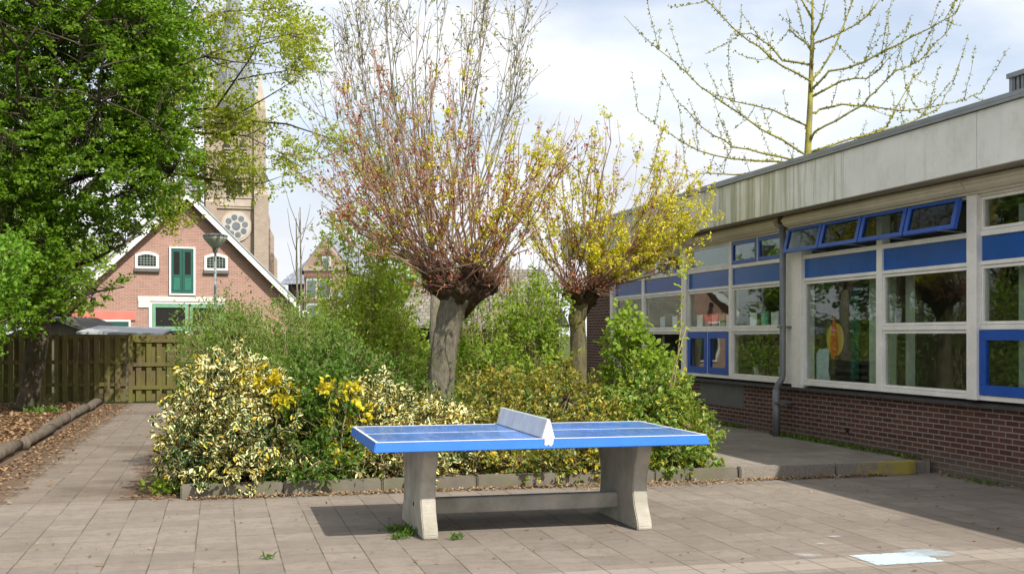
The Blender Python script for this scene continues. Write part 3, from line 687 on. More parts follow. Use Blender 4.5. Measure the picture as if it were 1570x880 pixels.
def framed(name, r, y, t, fm, im, parent=HB, sub='pane', depth=.06):
    x0, x1, z0, z1 = r
    w = MB(); w.box(x0, x1, y - depth, y, z0, z0 + t); w.box(x0, x1, y - depth, y, z1 - t, z1); w.box(x0, x0 + t, y - depth, y, z0 + t + .001, z1 - t - .001); w.box(x1 - t, x1, y - depth, y, z0 + t + .001, z1 - t - .001)
    o = lp(w, name, fm, parent); w = MB(); w.box(x0 + t, x1 - t, y - .03, y - .01, z0 + t, z1 - t); lp(w, sub, im, o); return o
# loft door
r = rect(259, 299, 378, 453); dfr = framed('loft_door', r, -.002, .07, 'white', green, HB, 'leaf_backing', .09)
x0, x1, z0, z1 = r; xm2 = (x0 + x1) / 2
for a, b in ((x0 + .075, xm2 - .006), (xm2 + .006, x1 - .075)):
    w = MB(); w.box(a, b, -.07, -.035, z0 + .08, z1 - .08); dl = lp(w, 'door_leaf', green, dfr)
    w = MB(); w.box(a + .10, b - .10, -.078, -.072, z0 + .82, z1 - .2); dl2 = lp(w, 'door_glass', 'dark', dfr)
    w = MB(); w.box(a + .09, b - .09, -.082, -.073, z0 + .2, z0 + .68); lp(w, 'door_panel', plain('green_panel', (.03, .17, .12), .4), dfr)
# two small arched windows with lead grid and sills
for (a, b, c, d_) in ((207, 243, 386, 412), (313, 349, 389, 415)):
    x0, x1, z0, z1 = rect(a, b, c, d_)
    n = 9; arch = [(x0 + (x1 - x0) * i / n, z1 - .10 + .12 * math.sin(math.pi * i / n)) for i in range(n + 1)]
    w = MB(); w.prism([(x0, z0), (x1, z0)] + arch[::-1], -.06, -.002, 'y'); fo = lp(w, 'arched_window', 'white')
    inn = [(x0 + .1 + (x1 - x0 - .2) * i / n, z1 - .17 + .08 * math.sin(math.pi * i / n)) for i in range(n + 1)]
    w = MB(); w.prism([(x0 + .1, z0 + .1), (x1 - .1, z0 + .1)] + inn[::-1], -.075, -.062, 'y'); lp(w, 'pane', 'glass_d' if 'glass_d' in M else 'dark', fo)
    w = MB()
    for i in range(1, 6): xx = x0 + .1 + (x1 - x0 - .2) * i / 6; w.box(xx - .01, xx + .01, -.085, -.077, z0 + .1, z1 - .11)
    for i in range(1, 4): zz = z0 + .1 + (z1 - z0 - .25) * i / 4; w.box(x0 + .1, x1 - .1, -.092, -.086, zz - .01, zz + .01)
    lp(w, 'glazing_bars', plain('grey_green_bars', (.25, .32, .27), .5), fo)
    w = MB(); w.box(x0 - .04, x1 + .04, -.12, -.001, z0 - .13, z0 - .002); lp(w, 'window_sill', plain('stone_sill', (.14, .13, .12), .8), fo)
# lintels and lower openings
x0, x1, z0, z1 = rect(211, 345, 454, 463); w = MB(); w.box(x0, x1, -.05, -.001, z0, z1); w.box(x0 + .02, x0 + .45, -.045, -.001, z0 - .25, z0 - .002); lp(w, 'white_lintel', plain('worn_white_lintel', (.68, .66, .60), .8, .2, 0, .15, 3))
x0, x1, z0, z1 = rect(108, 208, 477, 491); w = MB(); w.box(x0, x1, -.06, -.001, z0, z1); lp(w, 'red_lintel', plain('faded_red_paint', (.62, .20, .16), .7, .2, 0, .12, 3))
x0, x1, z0, z1 = rect(118, 200, 490, 560); o = framed('lower_window', (x0, x1, z0, z1), -.002, .07, 'white', 'dark')
w = MB(); w.box(x0 + .08, x1 - .08, -.07, -.04, z1 - .24, z1 - .1); w.box((x0 + x1) / 2 - .04, (x0 + x1) / 2 + .04, -.075, -.04, z0, z1 - .25); lp(w, 'sash', green, o)
x0, x1, z0, z1 = rect(228, 344, 463, 600); w = MB(); w.box(x0, x0 + .12, -.06, -.002, 0, z1); w.box(x0 + .121, x1, -.06, -.002, z1 - .06, z1); bd = lp(w, 'barn_door', 'white')
x0 += .13; z1 -= .07
for a, b in ((x0, x0 + (x1 - x0) * .49), (x0 + (x1 - x0) * .51, x1)):
    w = MB(); t = .12; w.box(a, a + t, -.08, -.03, z1 - 1.05, z1); w.box(b - t, b, -.08, -.03, z1 - 1.05, z1); w.box(a + t, b - t, -.08, -.03, z1 - .14, z1); w.box(a + t, b - t, -.08, -.03, z1 - 1.05, z1 - .88)
    lp(w, 'top_light', lgreen, bd)
    w = MB(); w.box(a + t, b - t, -.04, -.02, z1 - .88, z1 - .14); w.box(a, b, -.04, -.02, 0, z1 - 1.05); lp(w, 'opening', 'dark', bd)
w = MB(); xx = x0 + (x1 - x0) * .5; w.box(xx - .15, xx + .15, -.07, -.041, 0, z1 - 1.06); lp(w, 'centre_post', 'white', bd)
a = hp(142, 461); w = MB(); w.tube([(a[0], -.25, a[1] - .12), (a[0], -.25, a[1] + .12)], [.13, .09], 10); w.box(a[0] - .03, a[0] + .03, -.16, -.001, a[1] - .05, a[1] + .05); lp(w, 'wall_lamp', 'dark')

# ------------------------------------------------------------------ church tower
TD = 150.0; tang = R(2.0)
t0 = P(360, HY, TD); to = Vector((t0.x, t0.y, 0)); tu = Vector((math.cos(tang), math.sin(tang), 0)); tn = Vector((-math.sin(tang), math.cos(tang), 0))
def tp(x, y): return onplane(x, y, to, tu, tn)
CT = thing('church_tower', 'tall tan brick church tower with rose window and grey spire', 'church', to, tang)
M['cbrick'] = brick('church_brick', (.42, .335, .265), (.35, .275, .215), (.36, .30, .25), .5, .25, .03, None, .25)
M['stone'] = plain('church_stone', (.48, .41, .33), .85, .1, 0, .15, .6)
M['tower_shade'] = plain('tower_opening_shade', (.05, .045, .04), .85, .1, 0, .15, .6)  # near-black colour paints the shadow inside the tower openings
M['slate'] = brick('slates', (.30, .32, .36), (.24, .26, .30), (.16, .17, .19), .5, .35, .03, None, .2)
def T_(mb, name, mat, parent=CT, **kw): return mb.build(name, M[mat] if isinstance(mat, str) else mat, parent, **kw)
xa = tp(315, 350)[0]; xb = tp(405, 350)[0]; tw = xb - xa; ztop = tp(360, 172)[1]
w = MB(); w.box(xa, xb, 0, tw, 0, ztop); T_(w, 'wall', 'cbrick')
def tr(px0, px1, py0, py1): a = tp(px0, py0); b = tp(px1, py1); return a[0], b[0], b[1], a[1]
for (a, b, top_, dp_) in ((315, 332, 168, .5), (389, 407, 168, .5), (389, 411, 300, 1.0), (315, 329, 310, .8)):
    x0, x1, z0, z1 = tr(a, b, top_, 520); w = MB(); w.box(x0, x1, -dp_, .3, 0, z1); w.prism([(-dp_, z1 + .002), (.3, z1 + .002), (.3, z1 + 1.3)], x0, x1, 'x'); T_(w, 'buttress', 'cbrick')
# right stepped side buttress with a pinnacle
for (a, b, t1) in ((404, 410, 305), (407, 415, 335), (408, 421, 362), (409, 426, 398)):
    x0, x1, z0, z1 = tr(a, b, t1, 520); w = MB(); w.box(x0, x1, .8, 2.6, 0, z1); w.prism([(x0, z1 + .002), (x1, z1 + .002), ((x0 + x1) / 2, z1 + 1.1)], .8, 2.6, 'y'); T_(w, 'side_buttress', 'cbrick')
for yy in (205, 262, 302, 318, 262 + 9):
    x0, x1, z0, z1 = tr(332, 389, yy, yy + 3); w = MB(); w.box(x0, x1, -.22, -.002, z0, z1); T_(w, 'string_course', 'stone')
x0, x1, z0, z1 = tr(337, 386, 304, 317); w = MB(); w.box(x0, x1, -.10, -.002, z0, z1); T_(w, 'stone_panel', 'stone')
for cxp in (350, 359, 368):
    x0, x1, z0, z1 = tr(cxp - 3, cxp + 3, 274, 299); w = MB(); w.prism([(x0, z0), (x1, z0), (x1, z1 - .4), ((x0 + x1) / 2, z1), (x0, z1 - .4)], -.06, -.002, 'y'); o = T_(w, 'lancet_window', 'tower_shade')
    w = MB(); w.box(x1 + .02, x1 + .2, -.2, -.003, z0, z1 - .3); T_(w, 'lancet_column', 'stone', o)
for cxp in (347, 372):
    x0, x1, z0, z1 = tr(cxp - 6, cxp + 6, 212, 258); w = MB(); w.prism([(x0, z0), (x1, z0), (x1, z1 - 1), ((x0 + x1) / 2, z1), (x0, z1 - 1)], -.10, -.002, 'y'); o = T_(w, 'belfry_window', 'tower_shade')
    w = MB()
    for i in range(7): zz = z0 + (z1 - z0 - 1) * i / 7; w.box(x0 + .05, x1 - .05, -.18, -.102, zz, zz + .12)
    T_(w, 'louvres', 'stone', o)
for cxp in (341, 350, 359, 368, 377):
    x0, x1, z0, z1 = tr(cxp - 3, cxp + 3, 178, 200); w = MB(); w.prism([(x0, z0), (x1, z0), (x1, z1 - .4), ((x0 + x1) / 2, z1), (x0, z1 - .4)], -.08, -.002, 'y'); T_(w, 'arcade_opening', 'tower_shade')
# rose window
rc = tp(362, 347); rr = 21 * TD / F
def disc(cx, cz, r, y0, y1, n=28): return MB().prism([(cx + r * math.cos(t), cz + r * math.sin(t)) for t in np.linspace(0, 2 * math.pi, n + 1)[:-1]], y0, y1, 'y')
rw = T_(disc(*rc, rr * 1.12, -.20, -.001), 'rose_window', 'stone'); T_(disc(*rc, rr * .97, -.26, -.202), 'tracery', plain('pale_tracery', (.50, .47, .41), .7, .2, 0, .05, 1), rw)
gd = plain('leaded_glass', (.15, .165, .19), .3, .5, 0, .35, 1.5)
T_(disc(*rc, rr * .30, -.30, -.262, 14), 'glass_light', gd, rw)
for i in range(8):
    t = i * math.pi / 4 + .2; T_(disc(rc[0] + rr * .64 * math.cos(t), rc[1] + rr * .64 * math.sin(t), rr * .215, -.30, -.262, 12), 'glass_light', gd, rw)
# spire
cxs = (xa + xb) / 2; apz2 = tp(360, -75)[1]; w = MB(); rs = tw * .47
base = [(cxs + rs * math.cos(t), tw / 2 + rs * math.sin(t), ztop + .002) for t in [math.pi / 8 + i * math.pi / 4 for i in range(8)]]
w.add(base + [(cxs, tw / 2, apz2)], [tuple(range(8))[::-1]] + [(i, (i + 1) % 8, 8) for i in range(8)]); sp_ = T_(w, 'spire', 'slate')
for sx in (xa + .5, xb - .5):
    w = MB(); w.box(sx - .55, sx + .55, -.1, 1.0, ztop + .002, ztop + 1.6); w.add([(sx - .6, -.15, ztop + 1.602), (sx + .6, -.15, ztop + 1.602), (sx + .6, 1.05, ztop + 1.602), (sx - .6, 1.05, ztop + 1.602), (sx, .45, ztop + 5.5)], [(3, 2, 1, 0), (0, 1, 4), (1, 2, 4), (2, 3, 4), (3, 0, 4)]); T_(w, 'pinnacle', 'stone')
# church nave to the left with slate roof
w = MB(); x0 = tp(280, 400)[0]; w.box(x0, xa - .6, 2, 8, 0, tp(300, 290)[1]); T_(w, 'side_turret', 'cbrick')
for cxp in (297, 307):
    a0, a1, b0, b1 = tr(cxp - 2, cxp + 2, 293, 312); w = MB(); w.box(a0, a1, 1.9, 1.998, b0 , b1); T_(w, 'turret_window', 'tower_shade')
w = MB(); zt = tp(300, 290)[1]; w.add([(x0 - .2, 1.8, zt + .01), (xa - .5, 1.8, zt + .01), (xa - .5, 8.2, zt + .01), (x0 - .2, 8.2, zt + .01), ((x0 + xa) / 2, 5, zt + 5)], [(3, 2, 1, 0), (0, 1, 4), (1, 2, 4), (2, 3, 4), (3, 0, 4)]); T_(w, 'turret_roof', 'slate')

# ------------------------------------------------------------------ villa between house and shrubs
VD = 72.0; vang = R(-30)
v0 = P(494, HY, VD); vo = Vector((v0.x, v0.y, 0)); vu = Vector((math.cos(vang), math.sin(vang), 0)); vn = Vector((-math.sin(vang), math.cos(vang), 0))
def vp(x, y): return onplane(x, y, vo, vu, vn)
VL = thing('brick_villa', 'tan brick villa with grey slate roof and arched windows right of the gabled house', 'house', vo, vang)
M['vbrick'] = brick('villa_brick', (.46, .31, .23), (.38, .25, .18), (.42, .34, .28), .3, .12, .02, None, .2)
xl = vp(466, 420)[0]; xr = vp(528, 420)[0]; ze = vp(470, 408)[1]; za = vp(497, 366)[1]
w = MB(); w.prism([(xl, 0), (xr, 0), (xr, ze), ((xl + xr) / 2, za), (xl, ze)], 0, 7, 'y'); lp(w, 'wall', 'vbrick', VL)
w = MB()
for s_ in (-1, 1):
    xe = xl - .4 if s_ < 0 else xr + .4; zc = za + .1; k_ = (za - ze) / ((xr - xl) / 2); zl = za - k_ * ((xr - xl) / 2 + .4)
    w.hexa([(xe, .2, zl), ((xl + xr) / 2, .2, za), ((xl + xr) / 2, 7.3, za), (xe, 7.3, zl)], [(xe, .2, zl + .25), ((xl + xr) / 2, .2, za + .25), ((xl + xr) / 2, 7.3, za + .25), (xe, 7.3, zl + .25)])
lp(w, 'roof', 'slate', VL)
for (a, b, c, d_) in ((473, 485, 430, 455), (492, 506, 430, 455), (497, 505, 396, 412), (473, 486, 468, 495)):
    p0 = vp(a, c); p1 = vp(b, d_); x0, x1, z0, z1 = p0[0], p1[0], p1[1], p0[1]
    w = MB(); w.box(x0 - .1, x1 + .1, -.1, -.002, z0 - .15, z1 + .2); o = lp(w, 'window', plain('villa_white', (.6, .6, .57), .6), VL)
    w = MB(); w.box(x0, x1, -.14, -.102, z0, z1); lp(w, 'pane', plain('villa_pane', (.16, .2, .2), .2, .6), VL if False else o)
    w = MB(); w.box(x0 - .2, x1 + .2, -.16, -.003, z1 + .21, z1 + .42); lp(w, 'window_arch', plain('arch_brick', (.30, .16, .11), .8), o)
w = MB(); w.box(xl, xr, -.12, -.003, ze - .3, ze - .05); lp(w, 'string_course', 'stone', VL)
ch = vp(450, 400)
w = MB(); w.box(xl - 2.6, xl - .05, 3.0, 9, 0, ze - 1); lp(w, 'side_wing', plain('dark_wing', (.10, .08, .07), .9), VL)
w = MB(); w.hexa([(xl - 3.0, 2.4, ze - 1), (xl - .02, 2.4, ze - 1), (xl - .02, 9.2, ze - 1), (xl - 3.0, 9.2, ze - 1)], [(xl - 1.2, 4.8, za - .3), (xl - .02, 4.8, za - .3), (xl - .02, 6.5, za - .3), (xl - 1.2, 6.5, za - .3)]); lp(w, 'wing_roof', 'slate', VL)
w = MB(); w.box(xl - 1.1, xl - .5, 5.2, 5.8, za - 1, za + .45); c_ = lp(w, 'chimney', plain('ochre_chimney', (.50, .35, .16), .9), VL)
for i in (0, 1):
    w = MB(); w.tube([(xl - .95 + i * .3, 5.5, za + .45), (xl - .95 + i * .3, 5.5, za + .8)], [.1, .08], 8); lp(w, 'chimney_pot', plain('pot_clay', (.45, .28, .14), .9), c_)
# a pale row house further right, seen between the shrubs
RW = thing('row_house', 'pale grey row house glimpsed through the shrubs left of the big pollard', 'house', G(595, 60), R(-12))
w = MB(); w.box(-2.6, 2.6, 0, 7, 0, 3.6); lp(w, 'wall', plain('pale_render', (.48, .45, .40), .9), RW)
w = MB(); w.prism([(-3, 3.602), (3, 3.602), (0, 5.3)], -.3, 7.3, 'y'); lp(w, 'roof', 'slate', RW)
for xx in (-1.8, -.4, 1.2):
    w = MB(); w.box(xx, xx + .9, -.08, -.002, 1.8, 3.0); o = lp(w, 'window', 'white', RW); w = MB(); w.box(xx + .08, xx + .82, -.1, -.082, 1.88, 2.92); lp(w, 'pane', 'dark', o)

# ------------------------------------------------------------------ street lamp
LP = P(330, 358, 31.0); LM = thing('street_lamp', 'grey street lamp with flat cap and milky bowl in front of the brick gable', 'street lamp', (LP.x, LP.y, 0))
zt = LP.z
w = MB(); w.tube([(0, 0, 0), (0, 0, 1.0), (0, 0, 1.01), (0, 0, zt - .50)], [.065, .065, .05, .036], 10); lp(w, 'pole', plain('lamp_pole', (.30, .32, .31), .5, .4, .3), LM, smooth=True)
w = MB(); w.tube([(0, 0, zt - .52), (0, 0, zt - .40)], [.06, .08], 12); lp(w, 'socket', 'zinc', LM)
m = Mat('milky_bowl'); milk = m.bsdf((.62, .64, .56), .3, .5, 0, None, .01, .3)
w = MB(); w.tube([(0, 0, zt - .40), (0, 0, zt - .30), (0, 0, zt - .15), (0, 0, zt - .10)], [.085, .18, .31, .325], 20); lp(w, 'bowl', milk, LM, smooth=True)
w = MB(); w.tube([(0, 0, zt - .098), (0, 0, zt - .05), (0, 0, zt)], [.335, .33, .10], 20); lp(w, 'cap', plain('lamp_cap', (.13, .13, .12), .5), LM)

# ------------------------------------------------------------------ fence (panels) and sheds
FY = 28.1
def fence_panel(x0, x1, label, gate=False, ht=1.60, mat='fence'):
    Tn = thing('wooden_fence_panel', label, 'fence', (x0, FY, 0), 0, 'weathered fence panels at the end of the path')
    n = int((x1 - x0) / .115); rg = random.Random(int(x0 * 10) + 50)
    w = MB()
    for i in range(n):
        a = x0 + .01 + i * .115; yy = FY - .03 if i % 2 else FY + .035; tz_ = ht + rg.uniform(-.012, .01)
        w.box(a - .004, a + .114 if i % 2 == 0 else a + .112, yy, yy + .018, .04, tz_)
    w.build('boards', M[mat], Tn, world=True)
    for z in ((.32, .86, 1.42) if gate else (.4, .92, 1.5)):
        w = MB(); w.box(x0 + .01, x1 - .01, FY - .012 - (.045 if gate else 0), FY + .030 - (.045 if gate else 0), z, z + .09); w.build('rail', M[mat], Tn, world=True)
    w = MB(); w.box(x0 - .05, x0 + .045, FY - .06, FY + .06, 0, ht + .02); w.build('post', M[mat], Tn, world=True, bevel=.006)
labs = ['shaded fence panel furthest left behind the big tree', 'fence panel directly behind the big tree trunk', 'fence panel just right of the big tree trunk', 'fence panel where the log edging meets the fence',
        'fence panel facing the left half of the path', 'gate-like fence panel at the right end of the path, beside the variegated shrub', 'fence panel mostly hidden behind the variegated shrub', 'fence panel hidden behind the olive shrub']
for i, lb in enumerate(labs): fence_panel(-10.1 + i * 1.62, -10.1 + (i + 1) * 1.62 - .05, lb, i == 5)
SH = thing('garden_shed', 'small weathered garden shed with pitched roof peeking over the fence', 'shed', (*G(88, 31.5)[:2], 0), R(-20))
w = MB(); w.prism([(-1.1, 0), (1.1, 0), (1.1, 1.60), (0, 2.0), (-1.1, 1.60)], 0, 2.2, 'y'); lp(w, 'wall', 'oldwood', SH)
for s_ in (-1, 1):
    w = MB(); w.hexa([(s_ * 1.3, -.2, 1.53), (0, -.2, 2.01), (0, 2.4, 2.01), (s_ * 1.3, 2.4, 1.53)], [(s_ * 1.3, -.2, 1.62), (0, -.2, 2.10), (0, 2.4, 2.10), (s_ * 1.3, 2.4, 1.62)]); lp(w, 'roof', plain('shed_felt', (.10, .09, .08), .9), SH)
SF = thing('flat_roof_shed', 'low shed with pale grey flat roof just above the fence top', 'shed', (*G(185, 30.2)[:2], 0), R(-6))
w = MB(); w.box(-1.0, 1.0, 0, 2.0, 0, 1.60); lp(w, 'wall', 'oldwood', SF)
w = MB(); w.hexa([(-1.1, -.12, 1.62), (1.08, -.12, 1.58), (1.0, 2.2, 1.74), (-1.0, 2.2, 1.80)], [(-1.1, -.12, 1.68), (1.08, -.12, 1.64), (1.0, 2.2, 1.80), (-1.0, 2.2, 1.86)]); lp(w, 'roof', plain('grey_sheet', (.40, .41, .42), .6), SF)
# shed with shingled roof behind the pollards
CS = thing('shingle_roof_shed', 'dark open shed with pale grey shingle roof between the two pollard trees', 'shed', (*G(760, 27)[:2], 0), R(-14.4))
M['shingle'] = brick('grey_shingles', (.30, .28, .225), (.20, .185, .15), (.10, .095, .07), .13, .13, .010, None, .6)
w = MB(); w.hexa([(-2.4, -.1, 1.76), (1.74, -.1, 1.76), (1.2, 2.1, 3.2), (-1.9, 2.1, 3.2)], [(-2.4, -.1, 1.82), (1.74, -.1, 1.82), (1.2, 2.1, 3.26), (-1.9, 2.1, 3.26)]); lp(w, 'roof', 'shingle', CS)
w = MB(); w.box(-2.2, 1.5, .3, .36, 0, 1.75); w.box(1.44, 1.5, .361, 2.6, 0, 1.75); w.box(-2.2, -2.14, .361, 2.6, 0, 1.75); lp(w, 'wall', wood('black_boards', (.025, .02, .015), (.06, .05, .035), (.03, .03, .015), .2), CS)
for xx in (-2.15, -1.0, .1, 1.42):
    w = MB(); w.box(xx, xx + .08, .05, .13, 0, 1.76); lp(w, 'post', 'oldwood', CS)
# stack of boards by the second pollard
rg = random.Random(5); ST = thing('board_stack', 'stack of grey weathered boards left of the second pollard trunk', 'boards', (*G(856, 18.5)[:2], 0), R(-14))
for i in range(7):
    w = MB(); dx = rg.uniform(-.05, .05); w.box(-.42 + dx, .22 + dx, 0, .5, .30 + i * .13, .36 + i * .13); lp(w, 'board', 'oldwood', ST)
w = MB(); w.box(-.36, -.28, .1, .4, 0, 1.14); w.box(.1, .18, .1, .4, 0, 1.14); lp(w, 'bearer', 'oldwood', ST)

# ------------------------------------------------------------------ log edging
ys = [11.9, 14.3, 16.9, 19.6, 22.2, 25.0, 27.7]
lab = ['nearest log, at the picture edge', 'second log from the front', 'log with a step at its far joint', 'log halfway along the path', 'second last log before the fence', 'last log of the edging, touching the fence end']
for i in range(6):
    rg = random.Random(i); w = MB(); n = 7; off = rg.uniform(-.04, .04)
    pts = [(-2.66 + off + rg.uniform(-.02, .02), ys[i] + (ys[i + 1] - ys[i] - .03) * j / n, .085 + rg.uniform(-.006, .006)) for j in range(n + 1)]
    w.tube(pts, [.088 + rg.uniform(-.012, .012) for _ in pts], 10); o = w.build('edging_log', M['log'], smooth=True)
    tag(o, 'grey log between path and soil, ' + lab[i], 'log', 'logs lining the path')

# ------------------------------------------------------------------ foliage
def ell_sample(ells, n, rng, inner=.35, low=None):
    """points in a set of bumpy ellipsoids, denser toward the skin; returns points and outward directions"""
    E_ = np.array(ells, float); wgt = (E_[:, 3] * E_[:, 4] + E_[:, 4] * E_[:, 5] + E_[:, 3] * E_[:, 5]); wgt /= wgt.sum()
    idx = rng.choice(len(E_), n, p=wgt); u = unit(rng.normal(0, 1, (n, 3))); r = 1 - (1 - inner) * rng.random(n) ** 1.7
    r = r * (1 + .13 * np.sin(u[:, 0] * 7 + idx) + .11 * np.sin(u[:, 2] * 9 + u[:, 1] * 6 + idx * 2))
    e = E_[idx]; p = e[:, :3] + u * r[:, None] * e[:, 3:]
    return p, unit(u * e[:, 3:])
def sprigs(p, d, per, spread, rng, up=.3, flat=1.0):
    """every point gets a sprig of leaves along its direction"""
    n = len(p); d = unit(d + rng.normal(0, .45, (n, 3)) + [0, 0, up])
    t = rng.random((n, per, 1)); c = p[:, None, :] + d[:, None, :] * t * spread * 1.6 + rng.normal(0, spread * .28, (n, per, 3)) * [1, 1, flat]
    ld = unit(d[:, None, :] * .7 + rng.normal(0, .7, (n, per, 3)) * [1, 1, flat])
    return c.reshape(-1, 3), ld.reshape(-1, 3), d
def shrub(name, label, base, ells, leafm, n_sp, per, L, Wd, seed, spread=.07, stems=14, stemm='stem', inner=.4, cat='shrub', up=.3, zmin=.09, group=None, upb=.6, tall=0, sprig_stems=.5, srad=.009, droop=.2, gaps=0):
    rng = np.random.default_rng(seed); T_s = thing(name, label, cat, (base[0], base[1], base[2] if len(base) > 2 else .085), 0, group)
    p, o = ell_sample(ells, n_sp, rng, inner); keep = p[:, 2] > zmin
    if gaps:
        k = np.sin(p[:, 0] * 5.1 + seed) + np.sin(p[:, 1] * 4.3 + seed * 2) + np.sin(p[:, 2] * 5.7 + p[:, 0] * 2.1)
        keep &= (k > -1.5 + gaps) | (rng.random(len(p)) < .25)
    p, o = p[keep], o[keep]
    c, ld, d = sprigs(p, o, per, spread, rng, up)
    k2 = c[:, 2] > zmin - .03
    leaf_obj('foliage', c[k2], ld[k2], leafm, T_s, L, Wd, rng, upb=upb, droop=droop)
    lines = []; b = np.array([base[0], base[1], base[2] if len(base) > 2 else .08]); E_ = np.array(ells)
    hub = []
    for i in range(stems):
        e = E_[rng.integers(len(E_))]; u = unit(rng.normal(0, 1, 3)); u[2] = abs(u[2]); tip = e[:3] + u * e[3:] * .8
        s0 = np.array([e[0] * .6 + b[0] * .4, e[1] * .6 + b[1] * .4, b[2]]) + np.append(rng.normal(0, .08, 2), 0)
        mid = s0 * .5 + tip * .5 + np.append(rng.normal(0, .06, 2), .05); pts = [s0, s0 * .6 + mid * .4 + rng.normal(0, .02, 3) * [1, 1, 0], mid, tip * .6 + mid * .4 + rng.normal(0, .03, 3), tip]
        lines.append((pts, [srad * 1.3, srad, srad * .8, srad * .55, srad * .25])); hub += pts[1:]
    hub = np.array(hub); m_ = int(len(p) * sprig_stems)
    for i in rng.choice(len(p), m_, replace=False):
        q = p[i]; j = ((hub - q) ** 2).sum(1).argmin(); a = hub[j]
        if np.linalg.norm(a - q) > .9: continue
        e2 = q + d[i] * spread * 1.5; lines.append(([a, (a + q) / 2 + [0, 0, -.02], q, e2], [srad * .35, srad * .3, srad * .25, srad * .12]))
    tube_obj('stems', lines, M[stemm], T_s, 4)
    return T_s
cream = leafmat('cream_edged_leaf', [(.020, .06, .018), (.035, .09, .028), (.055, .13, .04)], .14, 1.5, .35, (.86, .77, .36), .4, (.80, .58, .05))
yellowy = leafmat('yellow_edged_leaf', [(.03, .085, .018), (.06, .14, .03), (.09, .19, .035)], .25, 1.5, .35, (.52, .44, .09), .4, (.70, .45, .02))
gold = leafmat('golden_leaf', [(.58, .46, .015), (.70, .58, .03), (.50, .46, .05)], .25, 1.2, .4)
darkg = leafmat('dark_shrub_leaf', [(.05, .11, .015), (.10, .19, .025), (.17, .28, .04)], .36)
freshg = leafmat('fresh_green_leaf', [(.15, .24, .025), (.24, .35, .04), (.36, .46, .07)], .45)
oliveg = leafmat('olive_shrub_leaf', [(.11, .19, .03), (.19, .29, .05), (.29, .39, .09)], .42)
limeg = leafmat('light_green_leaf', [(.26, .35, .035), (.37, .47, .06), (.48, .56, .10)], .46)
treeg = leafmat('lush_tree_leaf', [(.065, .135, .010), (.13, .235, .018), (.23, .36, .032)], .46, 1.7)
yelg = leafmat('spring_yellow_green_leaf', [(.26, .31, .03), (.35, .40, .045), (.45, .47, .07)], .42)
# front of the bed, left to right
shrub('variegated_shrub', 'cream and green variegated shrub, the tall mound at the left corner of the bed', (.15, 12.35), [(.05, 12.2, .55, .62, .80, .62), (.15, 12.35, .95, .58, .7, .46), (-.16, 12.1, .40, .36, .60, .42), (.45, 12.0, .42, .42, .58, .45), (.0, 11.68, .28, .34, .26, .25), (.1, 12.2, .8, .55, .6, .5)], cream, 1650, 11, .050, .037, 1, .07, 16, up=.1, droop=.35, inner=.45, gaps=.55, zmin=.05)
shrub('golden_sprig', 'spray of pure golden leaves on the right flank of the corner mound', (.60, 12.2), [(.60, 12.0, 1.0, .16, .22, .12), (.42, 11.95, 1.13, .16, .15, .09)], gold, 40, 8, .055, .035, 21, .07, 3, stemm='stem')
shrub('green_shrub', 'dark green glossy shrub between the two cream variegated mounds', (.95, 12.3), [(.75, 12.2, .5, .42, .6, .5), (1.15, 12.3, .55, .4, .6, .55), (.9, 11.7, .25, .6, .30, .24), (.95, 12.5, .95, .4, .5, .35)], darkg, 800, 10, .055, .028, 2, .09, 18, up=.4, gaps=.3)
shrub('golden_sprig', 'tuft of golden leaves left of the table corner', (1.35, 12.0), [(1.32, 11.85, .78, .18, .12, .1), (1.20, 11.9, 1.0, .16, .14, .07), (1.28, 11.8, .42, .2, .1, .08)], gold, 48, 8, .052, .034, 22, .07, 3)
shrub('variegated_shrub', 'cream variegated shrub behind the left half of the blue table', (1.95, 12.45), [(1.7, 12.5, .6, .5, .6, .52), (2.2, 12.5, .50, .5, .6, .42), (1.8, 11.68, .24, .5, .30, .22), (2.45, 12.3, .40, .33, .5, .36), (1.45, 12.3, .45, .35, .5, .42)], cream, 1350, 10, .047, .035, 3, .065, 14, up=.15, droop=.35, inner=.45, gaps=.45, zmin=.05)
shrub('variegated_shrub', 'yellow green variegated shrub behind the net and right half of the table', (3.4, 12.4), [(3.15, 12.35, .42, .42, .6, .40), (3.65, 12.4, .48, .5, .6, .45), (3.3, 11.68, .24, .5, .28, .22), (4.1, 11.7, .24, .4, .28, .22), (4.1, 12.3, .42, .42, .62, .42)], yellowy, 1100, 10, .052, .036, 4, .065, 14, up=.2, inner=.45, gaps=.4, zmin=.05)
shrub('yellow_leaved_shrub', 'low yellowing shrub with bare twigs above the right half of the table', (3.5, 13.1), [(3.3, 13.1, .75, .55, .4, .40), (4.0, 13.2, .78, .55, .4, .40)], leafmat('dull_gold_leaf', [(.14, .17, .03), (.26, .25, .04), (.42, .33, .05)], .3), 520, 9, .05, .03, 5, .08, 40, up=.5)
shrub('green_shrub', 'bright green bushy shrub at the right end of the bed, beside the walkway', (4.85, 12.35), [(4.65, 12.35, .5, .48, .6, .46), (4.8, 11.75, .26, .5, .28, .25), (5.1, 12.4, .42, .38, .55, .42), (5.0, 12.7, .78, .38, .5, .34)], leafmat('bright_leaf', [(.06, .15, .02), (.11, .22, .03), (.17, .30, .04)], .32, 1.5, .4, (.30, .36, .07), .4, (.6, .45, .04)), 1250, 10, .055, .038, 6, .08, 18, up=.25)
shrub('currant_bush', 'upright leafy bush with tall shoots in front of the left school windows', (4.75, 13.4), [(5.0, 13.3, 1.15, .32, .4, .42), (4.9, 13.4, 1.55, .18, .3, .32), (5.25, 13.4, 1.0, .30, .4, .32), (5.3, 13.3, .8, .25, .4, .3)], freshg, 520, 9, .058, .045, 7, .09, 22, up=.6, gaps=.4)
